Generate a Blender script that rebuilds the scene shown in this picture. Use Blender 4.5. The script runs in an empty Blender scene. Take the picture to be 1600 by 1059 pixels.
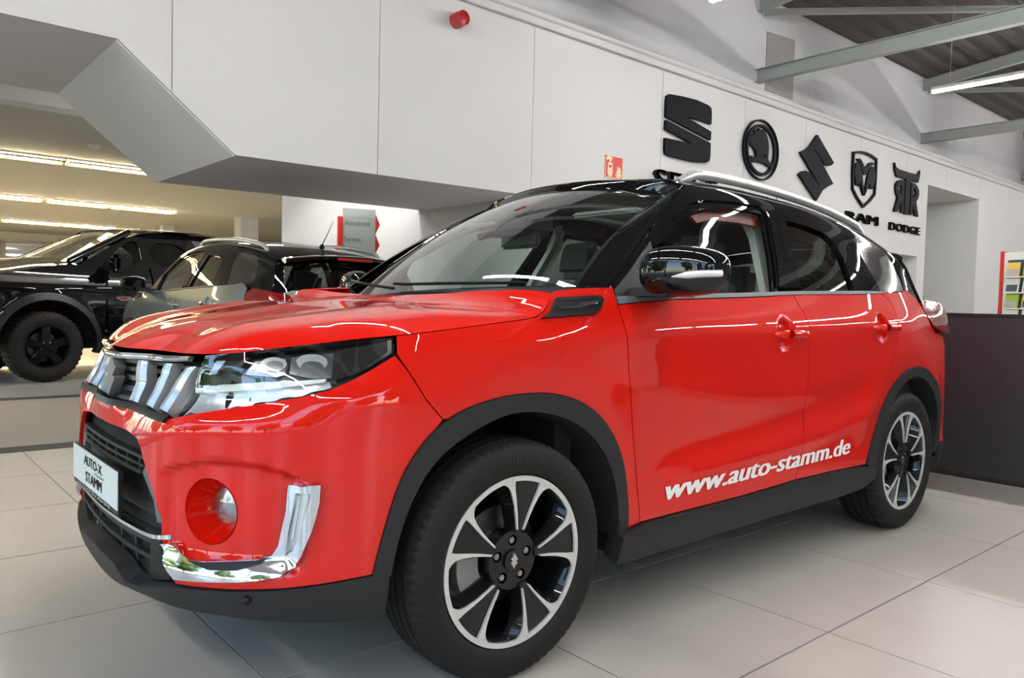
import bpy, bmesh, math, random
import numpy as np
from mathutils import Vector, Matrix
from mathutils.geometry import delaunay_2d_cdt
random.seed(7)
SC = bpy.context.scene
COL = SC.collection
PI = math.pi

# ------------------------------------------------------------------ camera, world, exposure
cam_d = bpy.data.cameras.new('camera'); cam = bpy.data.objects.new('camera', cam_d); COL.objects.link(cam)
yaw, pit, rol, fpx = .7086, -.0444, .0253, 1212.0
F = Vector((math.sin(yaw)*math.cos(pit), math.cos(yaw)*math.cos(pit), math.sin(pit)))
R = Vector((math.cos(yaw), -math.sin(yaw), 0)); U = R.cross(F)
R2 = R*math.cos(rol)+U*math.sin(rol); U2 = -R*math.sin(rol)+U*math.cos(rol)
m = Matrix((R2, U2, -F)).transposed().to_4x4(); m.translation = Vector((-1.3808, -2.4522, 1.0422))
cam.matrix_world = m
cam_d.sensor_width = 36; cam_d.lens = 36*fpx/1600; cam_d.clip_start = .05; cam_d.clip_end = 300
SC.camera = cam

world = bpy.data.worlds.new('world'); SC.world = world; world.use_nodes = True
wn = world.node_tree.nodes; wl = world.node_tree.links
sky = wn.new('ShaderNodeTexSky'); sky.sky_type = 'NISHITA'; sky.sun_disc = False
sky.sun_elevation = math.radians(48); sky.sun_rotation = math.radians(140); sky.air_density = 1.2; sky.dust_density = 1.2
wl.new(sky.outputs[0], wn['Background'].inputs[0]); wn['Background'].inputs[1].default_value = .95

TUBE = 108.0      # emission of the LED tubes
def area_light(name, loc, rot, sx, sy, power, col):
    l = bpy.data.lights.new(name, 'AREA'); l.shape = 'RECTANGLE'; l.size = sx; l.size_y = sy; l.energy = power; l.color = col
    o = bpy.data.objects.new(name, l); COL.objects.link(o); o.location = loc; o.rotation_euler = rot
    return o
SC.view_settings.view_transform = 'Standard'; SC.view_settings.look = 'None'
SC.view_settings.exposure = 0.30; SC.view_settings.gamma = 1; SC.view_settings.use_curve_mapping = False
SC.cycles.max_bounces = 8; SC.cycles.transparent_max_bounces = 24; SC.cycles.sample_clamp_indirect = 6
SC.cycles.caustics_reflective = False; SC.cycles.caustics_refractive = False

# ------------------------------------------------------------------ materials
MAT = {}
def mat(name, col, rough=.5, metal=0, coat=0, emis=None, estr=0, noise=None, bump=None, spec=None, coatrough=.03):
    m = bpy.data.materials.new(name); m.use_nodes = True; nt = m.node_tree; b = nt.nodes['Principled BSDF']
    b.inputs['Base Color'].default_value = (*col, 1); b.inputs['Roughness'].default_value = rough; b.inputs['Metallic'].default_value = metal
    if coat: b.inputs['Coat Weight'].default_value = coat; b.inputs['Coat Roughness'].default_value = coatrough
    if spec is not None: b.inputs['Specular IOR Level'].default_value = spec
    if emis: b.inputs['Emission Color'].default_value = (*emis, 1); b.inputs['Emission Strength'].default_value = estr
    if noise or bump:
        tc = nt.nodes.new('ShaderNodeTexCoord'); n = nt.nodes.new('ShaderNodeTexNoise')
        sc, amt = noise or (bump[0], 0); n.inputs['Scale'].default_value = sc; n.inputs['Detail'].default_value = 6
        nt.links.new(tc.outputs['Object'], n.inputs['Vector'])
        if noise:
            mp = nt.nodes.new('ShaderNodeMapRange'); mp.inputs['From Min'].default_value = .3; mp.inputs['From Max'].default_value = .7
            mp.inputs['To Min'].default_value = 1-amt; mp.inputs['To Max'].default_value = 1+amt
            nt.links.new(n.outputs['Fac'], mp.inputs['Value'])
            v = nt.nodes.new('ShaderNodeVectorMath'); v.operation = 'SCALE'; v.inputs[0].default_value = col
            nt.links.new(mp.outputs[0], v.inputs['Scale']); nt.links.new(v.outputs[0], b.inputs['Base Color'])
        if bump:
            n2 = nt.nodes.new('ShaderNodeTexNoise'); n2.inputs['Scale'].default_value = bump[0]; nt.links.new(tc.outputs['Object'], n2.inputs['Vector'])
            bp = nt.nodes.new('ShaderNodeBump'); bp.inputs['Strength'].default_value = bump[1]; bp.inputs['Distance'].default_value = .005
            nt.links.new(n2.outputs['Fac'], bp.inputs['Height']); nt.links.new(bp.outputs[0], b.inputs['Normal'])
    MAT[name] = m; return m
def glass(name, tint, gloss=1.0, ior=1.5):
    m = bpy.data.materials.new(name); m.use_nodes = True; nt = m.node_tree; nt.nodes.clear()
    o = nt.nodes.new('ShaderNodeOutputMaterial'); t = nt.nodes.new('ShaderNodeBsdfTransparent'); g = nt.nodes.new('ShaderNodeBsdfGlossy')
    lw_ = nt.nodes.new('ShaderNodeLayerWeight'); lw_.inputs[0].default_value = .5; pw_ = nt.nodes.new('ShaderNodeMath'); pw_.operation = 'POWER'; pw_.inputs[1].default_value = 5; nt.links.new(lw_.outputs['Facing'], pw_.inputs[0]); f = nt.nodes.new('ShaderNodeMath'); f.operation = 'MULTIPLY_ADD'; f.inputs[1].default_value = .92; f.inputs[2].default_value = .06; nt.links.new(pw_.outputs[0], f.inputs[0]); x = nt.nodes.new('ShaderNodeMixShader')
    mu = nt.nodes.new('ShaderNodeMath'); mu.operation = 'MULTIPLY'; mu.inputs[1].default_value = gloss; mu.use_clamp = True
    t.inputs[0].default_value = (*tint, 1); g.inputs['Roughness'].default_value = .01; g.inputs[0].default_value = (1, 1, 1, 1)
    nt.links.new(f.outputs[0], mu.inputs[0]); nt.links.new(mu.outputs[0], x.inputs[0])
    nt.links.new(t.outputs[0], x.inputs[1]); nt.links.new(g.outputs[0], x.inputs[2]); nt.links.new(x.outputs[0], o.inputs[0])
    MAT[name] = m; return m
mat('red_paint', (.61, .006, .001), .5, 0, 1.0, coatrough=.012, spec=.05)
mat('black_paint', (.004, .004, .005), .5, 0, 1.0, coatrough=.01, spec=0)
mat('grey_paint', (.22, .24, .245), .38, .45, 1.0)
mat('silver_roof', (.30, .30, .30), .3, .8, .6)
mat('black_plastic', (.016, .0165, .018), .5, bump=(900, .25), spec=.3)
mat('dark_plastic', (.007, .007, .008), .42, spec=.25)
mat('grey_plastic', (.10, .115, .115), .5)
mat('gap_black', (.003, .003, .003), .9)  # near-black that paints in the shade of gaps, also used on black trim
mat('chrome', (.82, .83, .85), .06, 1)
mat('satin_metal', (.42, .42, .43), .25, 1)
mat('gunmetal', (.16, .165, .17), .3, 1)
mat('emblem_grey', (.20, .195, .185), .55, .2)
mat('satin_grey', (.42, .42, .42), .38, .5)
mat('satin_black', (.006, .006, .007), .35, spec=.25)
mat('rail_silver', (.72, .72, .73), .3, .7)
mat('machined_alloy', (.70, .69, .67), .35, .45)
mat('rim_black', (.005, .005, .006), .4, 0, .7, spec=.1)
mat('rubber', (.013, .0115, .0105), .65, bump=(300, .2), spec=.2)
mat('rubber_text', (.026, .024, .022), .6, spec=.2)
mat('disc_steel', (.16, .155, .15), .4, 1)
mat('caliper_grey', (.28, .28, .27), .5, .3)
mat('lamp_silver', (.75, .77, .79), .28, .7)
mat('lamp_white', (.85, .87, .86), .3, 0, .5)
mat('lamp_dark', (.03, .033, .036), .3)
mat('indicator_white', (.7, .72, .7), .2, 0, 1)
mat('tail_red', (.22, .003, .004), .12, 0, 1)
mat('white_letter', (.86, .84, .80), .5)
mat('plate_white', (.62, .68, .66), .35)
mat('plate_ink', (.04, .045, .045), .5)
mat('seat_fabric', (.06, .06, .062), .85)
mat('trim_grey', (.66, .65, .61), .75)
mat('headliner', (.30, .30, .28), .85)
mat('dash_dark', (.016, .017, .018), .7)
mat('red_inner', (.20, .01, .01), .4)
mat('orange_sticker', (.8, .25, .05), .5)
glass('clear_glass', (.80, .87, .84), 1.0)
glass('windscreen_glass', (.84, .92, .89), 1.5)
glass('privacy_glass', (.16, .17, .16), 1.2)
glass('lens_glass', (.93, .95, .95), 1.5)
mat('wall_white', (.60, .60, .595), .7, noise=(1.2, .012))
mat('wall_upper', (.78, .775, .81), .8, noise=(2, .02))
mat('soffit_grey', (.84, .82, .82), .8)
mat('joint_grey', (.40, .40, .40), .8)
mat('patch_grey', (.40, .38, .38), .85)
mat('tile_floor', (.435, .410, .370), .34, noise=(3.2, .05), spec=.45)
mat('grout', (.05, .048, .045), .8)
mat('carpet_grey', (.33, .29, .235), .95, noise=(60, .12))
mat('ceiling_beige', (.62, .605, .54), .85)
mat('beam_white', (.86, .88, .87), .6)
mat('roof_dark', (.070, .060, .058), .7, noise=(4, .12))
mat('steel_beam', (.33, .36, .34), .5)
mat('desk_dark', (.022, .021, .025), .4, noise=(14, .12))
mat('desk_edge', (.008, .008, .008), .4)
mat('logo_dark', (.009, .009, .012), .6, spec=.05)
mat('sign_red', (.62, .03, .02), .45)
mat('sign_cream', (.75, .62, .40), .5)
mat('sign_grey', (.42, .46, .44), .5)
mat('sign_ink', (.12, .13, .13), .5)
mat('beacon_red', (.42, .01, .012), .25, 0, .6)
mat('led_tube', (1, 1, 1), .4, emis=(1, .98, .96), estr=TUBE)
mat('warm_louvre', (1, .8, .5), .4, emis=(1, .82, .52), estr=150.0)
mat('louvre_metal', (.72, .62, .40), .25, 1)
mat('lamp_body', (.75, .75, .73), .4)
mat('chain', (.45, .45, .40), .4, .8)
mat('window_frame', (.30, .31, .31), .5)
mat('far_glass_blue', (.10, .13, .145), .12, 0, 1)
mat('asphalt', (.16, .16, .155), .9)
mat('wall_mid', (.30, .295, .285), .8)
mat('leaf_green', (.10, .17, .03), .7, noise=(3, .4))
mat('leaf_yellow', (.34, .30, .05), .7, noise=(3, .4))
mat('bark', (.09, .06, .04), .9)
mat('house_white', (.7, .7, .68), .8)
mat('paper_yellow', (.75, .50, .10), .6)
mat('paper_white', (.75, .74, .72), .6)
mat('paper_green', (.35, .50, .05), .6)
mat('rack_dark', (.06, .08, .09), .5)
mat('smoke_glass', (.02, .02, .02), .1, 0, 1)

# ------------------------------------------------------------------ mesh helpers
def newmesh(name, verts, faces, mats, parent=None, smooth=False, normals=None, fm=None, auto=None):
    me = bpy.data.meshes.new(name); me.from_pydata([tuple(map(float, v)) for v in verts], [], [tuple(map(int, f)) for f in faces])
    for mm in (mats if isinstance(mats, (list, tuple)) else [mats]): me.materials.append(MAT[mm])
    if fm is not None: me.polygons.foreach_set('material_index', fm)
    if smooth: me.polygons.foreach_set('use_smooth', [True]*len(me.polygons))
    if normals is not None: me.normals_split_custom_set_from_vertices([tuple(map(float, n)) for n in normals])
    elif auto: 
        me.polygons.foreach_set('use_smooth', [True]*len(me.polygons)); me.set_sharp_from_angle(angle=math.radians(auto))
    o = bpy.data.objects.new(name, me); COL.objects.link(o)
    if parent: o.parent = parent
    return o
def empty(name, loc=(0, 0, 0), rz=0, parent=None):
    o = bpy.data.objects.new(name, None); COL.objects.link(o); o.location = loc; o.rotation_euler = (0, 0, rz); o.empty_display_size = .2
    if parent: o.parent = parent
    return o
def tag(o, label=None, cat=None, group=None, kind=None):
    if label: o['label'] = label
    if cat: o['category'] = cat
    if group: o['group'] = group
    if kind: o['kind'] = kind
    return o
def copy_tree(o, parent=None, swap=None):
    c = o.copy(); COL.objects.link(c); c.parent = parent
    if swap and c.type == 'MESH':
        for i, s in enumerate(c.material_slots):
            k = s.material.name
            if k in swap: s.link = 'OBJECT'; s.material = MAT[swap[k]]
    for ch in list(o.children): copy_tree(ch, c, swap)
    return c
def from_bm(name, bm, mats, parent=None, auto=35):
    bmesh.ops.recalc_face_normals(bm, faces=bm.faces)
    me = bpy.data.meshes.new(name); bm.to_mesh(me); bm.free()
    for mm in (mats if isinstance(mats, (list, tuple)) else [mats]): me.materials.append(MAT[mm])
    if auto: me.polygons.foreach_set('use_smooth', [True]*len(me.polygons)); me.set_sharp_from_angle(angle=math.radians(auto))
    o = bpy.data.objects.new(name, me); COL.objects.link(o)
    if parent: o.parent = parent
    return o
def addbox(bm, lo, hi, bev=0, mi=0):
    lo = Vector(lo); hi = Vector(hi)
    r = bmesh.ops.create_cube(bm, size=1); vs = r['verts']
    for v in vs: v.co = Vector((lo[i]+(v.co[i]+.5)*(hi[i]-lo[i]) for i in range(3)))
    fs = {f for v in vs for f in v.link_faces}
    for f in fs: f.material_index = mi
    if bev: bmesh.ops.bevel(bm, geom=[e for e in {e for v in vs for e in v.link_edges}], offset=bev, segments=2, affect='EDGES', clamp_overlap=True)
def box(name, lo, hi, m, parent=None, bev=0):
    bm = bmesh.new(); addbox(bm, lo, hi, bev); return from_bm(name, bm, m, parent, 35 if bev else None)
def prism2(pts, holes=()):
    """triangulate a 2D polygon with holes -> verts2d, tris"""
    V = []; E = []
    for lp in [pts]+list(holes):
        n0 = len(V); V += [Vector(p) for p in lp]; E += [(n0+i, n0+(i+1) % len(lp)) for i in range(len(lp))]
    r = delaunay_2d_cdt(V, E, [], 1, 1e-7)
    P = [tuple(v) for v in r[0]]; T = [f for f in r[2] if len(f) == 3]
    if holes: T = [t for t in T if not any(inpoly(((P[t[0]][0]+P[t[1]][0]+P[t[2]][0])/3, (P[t[0]][1]+P[t[1]][1]+P[t[2]][1])/3), h) for h in holes)]
    return P, T
def inpoly(p, poly):
    x, y = p; c = False; n = len(poly); j = n-1
    for i in range(n):
        xi, yi = poly[i]; xj, yj = poly[j]
        if (yi > y) != (yj > y) and x < (xj-xi)*(y-yi)/(yj-yi)+xi: c = not c
        j = i
    return c
def carea(pts):
    return sum(pts[i][0]*pts[(i+1) % len(pts)][1]-pts[(i+1) % len(pts)][0]*pts[i][1] for i in range(len(pts)))/2
def extrude_poly(bm, pts, frame, d0, d1, holes=(), mi=0):
    """frame(x,y,d)->3D; polygon extruded between depths d0 and d1"""
    P, T = prism2(pts, holes)
    a = [bm.verts.new(frame(x, y, d1)) for x, y in P]; b = [bm.verts.new(frame(x, y, d0)) for x, y in P]
    cnt = {}
    for t in T:
        for i in range(3):
            e = (t[i], t[(i+1) % 3]); cnt[e] = cnt.get(e, 0)+1
        for vs in ([a[i] for i in t], [b[i] for i in reversed(t)]):
            f = bm.faces.new(vs); f.material_index = mi
    for (i, j) in cnt:
        if (j, i) not in cnt:
            f = bm.faces.new([a[i], b[i], b[j], a[j]]); f.material_index = mi
def plate(name, pts, frame, d0, d1, m, parent=None, holes=()):
    bm = bmesh.new(); extrude_poly(bm, pts, frame, d0, d1, holes); return from_bm(name, bm, m, parent, 30)
def tube(name, pts, r, m, parent=None, n=10, radii=None, closed=False):
    pts = [Vector(p) for p in pts]; V = []; Fc = []
    up = Vector((0, 0, 1)); N = len(pts)
    for i, p in enumerate(pts):
        t = (pts[(i+1) % N if closed else min(i+1, N-1)]-pts[(i-1) % N if closed else max(i-1, 0)]).normalized()
        a = t.cross(up); a = a if a.length > 1e-3 else t.cross(Vector((1, 0, 0))); a.normalize(); b = a.cross(t)
        rr = radii[i] if radii else r
        for k in range(n):
            th = 2*PI*k/n; V.append(p+a*rr*math.cos(th)+b*rr*math.sin(th))
    for i in range(N if closed else N-1):
        for k in range(n):
            j = (i+1) % N; Fc.append((i*n+k, i*n+(k+1) % n, j*n+(k+1) % n, j*n+k))
    if not closed: Fc += [tuple(range(n-1, -1, -1)), tuple((N-1)*n+k for k in range(n))]
    bm = bmesh.new(); vs = [bm.verts.new(v) for v in V]
    for f in Fc: bm.faces.new([vs[i] for i in f])
    return from_bm(name, bm, m, parent, 50)
def lathe(name, prof, m, parent=None, n=64, axis='Y', mi=None, auto=40, f=None):
    """prof: (r, h) pairs about local axis; f(k,j,r)->r modifies the radius"""
    V = []; Fc = []; fm = []; L = len(prof)
    for k in range(n):
        a = 2*PI*k/n
        for j, (r, h) in enumerate(prof):
            rr = f(k, j, r) if f else r
            c, s = rr*math.cos(a), rr*math.sin(a)
            V.append((c, h, s) if axis == 'Y' else ((c, s, h) if axis == 'Z' else (h, c, s)))
    for k in range(n):
        for j in range(L-1):
            k2 = (k+1) % n; Fc.append((k*L+j, k2*L+j, k2*L+j+1, k*L+j+1)); fm.append(mi[j] if mi else 0)
    bm = bmesh.new(); vs = [bm.verts.new(v) for v in V]
    for q, i in zip(Fc, fm):
        try:
            ff = bm.faces.new([vs[x] for x in q]); ff.material_index = i
        except ValueError: pass
    bmesh.ops.remove_doubles(bm, verts=bm.verts, dist=1e-6)
    return from_bm(name, bm, m, parent, auto)
def text_mesh(s, size=1, bold=0., shear=0., spacing=1.0, res=3, ext=0, strike=0):
    cu = bpy.data.curves.new('lettering', 'FONT'); cu.body = s; cu.size = size; cu.offset = bold; cu.shear = shear; cu.space_character = spacing
    cu.resolution_u = res; cu.extrude = ext; cu.fill_mode = 'FRONT' if ext == 0 else 'BOTH'
    o = bpy.data.objects.new('lettering', cu); COL.objects.link(o); bpy.context.view_layer.update()
    me = bpy.data.meshes.new_from_object(o); V = np.array([v.co[:] for v in me.vertices]); Fc = [tuple(p.vertices) for p in me.polygons]
    bpy.data.objects.remove(o); bpy.data.curves.remove(cu); bpy.data.meshes.remove(me)
    if strike:
        k = len(V); V = np.vstack([V+[q*strike, 0, (j-1)*1e-4] for j, q in enumerate((-1, 0, 1))]); Fc = Fc+[tuple(i+k for i in f) for f in Fc]+[tuple(i+2*k for i in f) for f in Fc]
    return V, Fc
def smoothpoly(pts, it=2, keep=None):
    """Chaikin smoothing of a closed outline; indices in keep stay sharp"""
    pts = [tuple(p) for p in pts]; keep = set(pts[i] for i in (keep or []))
    for _ in range(it):
        out = []
        n = len(pts)
        for i in range(n):
            p = pts[i]; a = pts[i-1]; b = pts[(i+1) % n]
            if p in keep: out.append(p)
            else:
                out.append((p[0]*.75+a[0]*.25, p[1]*.75+a[1]*.25)); out.append((p[0]*.75+b[0]*.25, p[1]*.75+b[1]*.25))
        pts = out
    return pts
def resample(pts, h, closed=True):
    out = []
    n = len(pts)
    for i in range(n if closed else n-1):
        a = pts[i]; b = pts[(i+1) % n]; d = math.hypot(b[0]-a[0], b[1]-a[1])
        if d < 1e-6: continue
        k = max(1, int(math.ceil(d/h)))
        for j in range(k): out.append((a[0]+(b[0]-a[0])*j/k, a[1]+(b[1]-a[1])*j/k))
    if not closed: out.append(tuple(pts[-1]))
    return out
def inset(pts, d):
    """shift a ccw/cw outline inwards by d"""
    s = 1 if carea(pts) > 0 else -1; n = len(pts); out = []
    for i in range(n):
        a = Vector(pts[i-1]); p = Vector(pts[i]); b = Vector(pts[(i+1) % n])
        e1 = (p-a); e2 = (b-p)
        if e1.length < 1e-9 or e2.length < 1e-9: out.append(tuple(p)); continue
        n1 = Vector((-e1.y, e1.x)).normalized()*s; n2 = Vector((-e2.y, e2.x)).normalized()*s
        q = n1+n2; L = q.length
        if L < .2: out.append(tuple(p+n1*d)); continue
        q.normalize(); c = max(.5, q.dot(n1)); out.append(tuple(p+q*d/c))
    return out
def fnorm(fn, u, v, sgn):
    e = 2e-3
    a = fn(u+e, v)-fn(u-e, v); b = fn(u, v+e)-fn(u, v-e)
    n = np.cross(a, b)*sgn; L = np.linalg.norm(n, axis=1); L[L < 1e-12] = 1
    return n/L[:, None]
def panel(name, poly, fn, m, parent=None, off=0., thick=.012, h=.03, gap=.002, sgn=1, holes=(), mirror=False, offf=None, edge=True):
    """conforming panel: outline in surface coordinates, dense triangulation, analytic normals, turned-in edge"""
    poly = resample(inset(poly, gap) if gap else poly, h)
    hs = [resample(inset(q, -gap) if gap else q, h) for q in holes]
    us = [p[0] for p in poly]; vs = [p[1] for p in poly]
    V = [Vector(p) for p in poly]; E = [(i, (i+1) % len(poly)) for i in range(len(poly))]
    for q in hs:
        n0 = len(V); V += [Vector(p) for p in q]; E += [(n0+i, n0+(i+1) % len(q)) for i in range(len(q))]
    B = np.array([tuple(v) for v in V])
    gu = np.arange(min(us)+h*.5, max(us), h); gv = np.arange(min(vs)+h*.5, max(vs), h*.87)
    G = []
    for j, y in enumerate(gv):
        for x in gu+(h*.5 if j % 2 else 0): G.append((x, y))
    if G:
        G = np.array(G); keep = []
        for p in G:
            if ((B-p)**2).sum(1).min() > (h*.45)**2 and inpoly(p, poly) and not any(inpoly(p, q) for q in hs): keep.append(p)
        V += [Vector(p) for p in keep]
    r = delaunay_2d_cdt(V, E, [], 1, 1e-7)
    P = np.array([tuple(v) for v in r[0]]); T = [f for f in r[2]]
    if hs:
        T = [t for t in T if not any(inpoly(P[list(t)].mean(0), q) for q in hs)]
    Q = fn(P[:, 0], P[:, 1]); N = fnorm(fn, P[:, 0], P[:, 1], sgn)
    oo = off if offf is None else off+offf(P[:, 0], P[:, 1])[:, None]
    Q = Q+N*oo
    if mirror: Q = Q*[1, -1, 1]; N = N*[1, -1, 1]
    # orientation
    t0 = T[len(T)//2]; c = np.cross(Q[t0[1]]-Q[t0[0]], Q[t0[2]]-Q[t0[0]])
    if c.dot(N[t0[0]]) < 0: T = [tuple(reversed(t)) for t in T]
    cnt = set()
    for t in T:
        for i in range(len(t)): cnt.add((t[i], t[(i+1) % len(t)]))
    bd = [e for e in cnt if (e[1], e[0]) not in cnt]
    VV = list(Q); NN = list(N); FF = [tuple(t) for t in T]
    if edge:
        idx = {}
        for i, j in bd:
            e = Q[j]-Q[i]; on = np.cross(e, N[i]); L = np.linalg.norm(on); on = on/L if L > 0 else N[i]
            a = len(VV); VV += [Q[i], Q[j], Q[j]-N[j]*thick, Q[i]-N[i]*thick]; NN += [on]*4
            FF.append((a+1, a, a+3, a+2))
    return newmesh(name, VV, FF, m, parent, True, NN)
def gridmesh(name, fn, us, vs, m, parent=None, mirror=False, flip=False, thick=0, auto=60):
    P = [fn(np.full(len(vs), u), np.array(vs, float)) for u in us]
    V = np.vstack(P); n = len(vs)
    if mirror: V = V*[1, -1, 1]
    Fc = [(i*n+j, i*n+j+1, (i+1)*n+j+1, (i+1)*n+j) for i in range(len(us)-1) for j in range(n-1)]
    if flip != mirror: Fc = [tuple(reversed(f)) for f in Fc]
    return newmesh(name, V, Fc, m, parent, auto=auto)

# ---- body surfaces of the small SUV: plan outline, section depths, greenhouse
def spl(t, P):
    """natural cubic spline through P at knots t -> callable"""
    t=np.asarray(t,float); P=np.asarray(P,float)
    if P.ndim==1: P=P[:,None]
    n=len(t); h=np.diff(t)
    A=np.zeros((n,n)); B=np.zeros_like(P); A[0,0]=A[-1,-1]=1
    for i in range(1,n-1):
        A[i,i-1]=h[i-1]; A[i,i]=2*(h[i-1]+h[i]); A[i,i+1]=h[i]
        B[i]=6*((P[i+1]-P[i])/h[i]-(P[i]-P[i-1])/h[i-1])
    M=np.linalg.solve(A,B)
    def f(x):
        x=np.atleast_1d(np.asarray(x,float)); i=np.clip(np.searchsorted(t,x)-1,0,n-2)
        a=(t[i+1]-x)[:,None]; b=(x-t[i])[:,None]; H=h[i][:,None]
        return (M[i]*a**3+M[i+1]*b**3)/(6*H)+(P[i]/H-M[i]*H/6)*a+(P[i+1]/H-M[i+1]*H/6)*b
    return f
def surf(us, vs, G):
    """tensor product spline; G[len(us)][len(vs)][dim]"""
    G=np.asarray(G,float)
    if G.ndim==2: G=G[:,:,None]
    nu,nv,d=G.shape
    fv=spl(vs,G.transpose(1,0,2).reshape(nv,nu*d))
    def f(u,v):
        u=np.atleast_1d(np.asarray(u,float)); v=np.atleast_1d(np.asarray(v,float))
        Q=fv(v).reshape(len(v),nu,d)           # per point nu x d
        # basis of natural spline in u
        W=BAS(us)(u)                            # len x nu
        return np.einsum('pn,pnd->pd',W,Q)
    return f
_b={}
def BAS(us):
    k=tuple(us)
    if k not in _b: _b[k]=spl(us,np.eye(len(us)))
    return _b[k]
OUT=[(-.826,0),(-.823,.15),(-.815,.30),(-.795,.45),(-.746,.57),(-.665,.675),(-.55,.755),(-.42,.815),(-.25,.855),(-.05,.878),(.3,.887),(.8,.888),(1.4,.888),(2.0,.888),(2.4,.886),(2.75,.877),(3.0,.848),(3.16,.79),(3.25,.70),(3.29,.58),(3.305,.40),(3.31,.2),(3.312,0)]
OUT=np.array(OUT); OUT[:,1]*=-1
_s=np.r_[0,np.cumsum(np.linalg.norm(np.diff(OUT,axis=0),axis=1))]
_P=np.vstack([OUT[12:0:-1]*[1,-1],OUT,OUT[-2:-9:-1]*[1,-1]]); _S=np.r_[-_s[12:0:-1],_s,2*_s[-1]-_s[-2:-9:-1]]
PLAN=spl(_S,_P); SMAX=_s[-1]
SX=_s[11]-.8            # s = x + SX along the flank
ZK=[.10,.18,.25,.33,.45,.6,.70,.745,.79,.86,.93,1.0,1.08,1.18]
FR=[.20,.08,.03,.005,0,0,0,.005,.032,.032,.055,.10,.17,.26]
CO=[.17,.07,.025,.005,0,0,.0,.0,.003,.014,.035,.070,.13,.21]
SD=[.12,.06,.03,.012,.010,.010,.006,.003,.001,0.0,.0,.008,.03,.06]
RE=[.20,.08,.02,.0,0,0,.02,.04,.055,.07,.08,.09,.11,.14]
RC=[.16,.06,.02,.005,.004,.006,.008,.01,.012,.016,.025,.04,.065,.11]
DS=[-.5,0,.35,.62,.9,1.25,1.7,2.4,3.2,3.9,4.3,4.55,4.85,SMAX]
DG=surf(DS,ZK,[FR,FR,FR,FR,CO,[ (a+b)/2 for a,b in zip(CO,SD)],SD,SD,SD,SD,RC,RC,RE,RE])
def sst(a,b,x): 
    t=np.clip((x-a)/(b-a),0,1); return t*t*(3-2*t)
def shell_d(s,z):
    s=np.abs(s); s=np.where(s>SMAX,2*SMAX-s,s)
    d=DG(s,z)[:,0]; x=s-SX
    w=sst(-.35,.1,x)*(1-sst(2.9,3.15,x))
    zc=.945+.028*(x-.2)
    q=z-zc; r=.012
    up=.5*(q+np.sqrt(q*q+r*r)); dn=.5*(-q+np.sqrt(q*q+r*r))
    d=d+w*(.16*up+.16*.09*(1-np.exp(-dn/.09))-.0)
    # lower character wedge
    zr=.47+.05*(x-.6)+.09*np.clip(x-1.3,0,3)**2
    wz=sst(.45,.9,x)*(1-sst(2.0,2.35,x))
    d=d+w*wz*(-.007*np.exp(-((z-zr)/.04)**2)) + w*wz*.010*np.exp(-((z-zr-.11)/.07)**2)
    # haunches
    for xc,a in ((0.0,.010),(2.5,.016)):
        rr=np.hypot((x-xc),(z-.40)); d=d-w*a*np.exp(-((rr-.47)/.10)**2)*sst(.42,.6,z)
    zt=.600+.06*np.sin(np.clip((s-.42)/.46,0,1)*np.pi)**.8
    d=d+.024*sst(0,.022,zt-z)*sst(.365,.43,z)*sst(.43,.47,s)*(1-sst(.80,.86,s))
    zc=.690+.22*(s-.4); q=z-zc; r=.014; wf=sst(.05,.25,s)*(1-sst(.95,1.12,s))
    d=d+wf*.30*np.minimum(.5*(q+np.sqrt(q*q+r*r)),.16)
    for hs,hz in ((2.775,.956),(3.580,.981)):
        r=np.hypot((s-hs)/.062,(z-hz)/.062); d=d+.026*sst(1.05,.55,r)
    return d
def shell(s,z,off=0.):
    s=np.atleast_1d(np.asarray(s,float)); z=np.atleast_1d(np.asarray(z,float))
    s,z=np.broadcast_arrays(s,z)
    p=PLAN(s); e=1e-4; t=(PLAN(s+e)-PLAN(s-e))/(2*e)
    n=np.stack([t[:,1],-t[:,0]],1); n/=np.linalg.norm(n,axis=1)[:,None]  # outward
    d=shell_d(s,z)-off
    q=p-n*d[:,None]
    return np.column_stack([q,z])
def Yg(x,z):
    q=z-1.08
    a=np.where(x<1.5,.022*(x-1.5)**2,.037*np.abs(x-1.5)**3)
    return .834-.36*q-.30*q*q-a
GX=[.1,.5,.9,1.3,1.7,2.1,2.5,2.9,3.15]
ZE=[1.38,1.455,1.505,1.532,1.527,1.502,1.448,1.36,1.28]
ZC=[1.43,1.51,1.56,1.59,1.59,1.565,1.52,1.44,1.37]
VK=[0,.15,.30,.41,.47,.62,.83,1.08]
_G=[]
for x,ze,zc in zip(GX,ZE,ZC):
    r=[]
    for f in (0,.33,.66,.9):
        z=1.03+f*(ze-1.03); r.append((x,-float(Yg(x,z)),z))
    r.append((x,-float(Yg(x,ze))+.025,ze)); r.append((x,-.45,ze+.60*(zc-ze))); r.append((x,-.24,ze+.9*(zc-ze))); r.append((x,0,zc))
    _G.append(r)
green=surf(GX,VK,_G)
def wind(u,v):  # windshield: u 0 centre..1 near side, v 0 cowl..1 header
    u=np.atleast_1d(np.asarray(u,float)); v=np.atleast_1d(np.asarray(v,float)); u,v=np.broadcast_arrays(u,v)
    xb=.17+.20*np.abs(u)**2.2; yb=-.735*u; zb=1.075+.03*u
    xt=.93+.13*np.abs(u)**2.2; yt=-.555*u; zt=1.535-.045*u**2
    x=xb+(xt-xb)*v; y=yb+(yt-yb)*v; z=zb+(zt-zb)*v
    b=v*(1-v)
    return np.column_stack([x-.10*b, y, z+.13*b])
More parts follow.
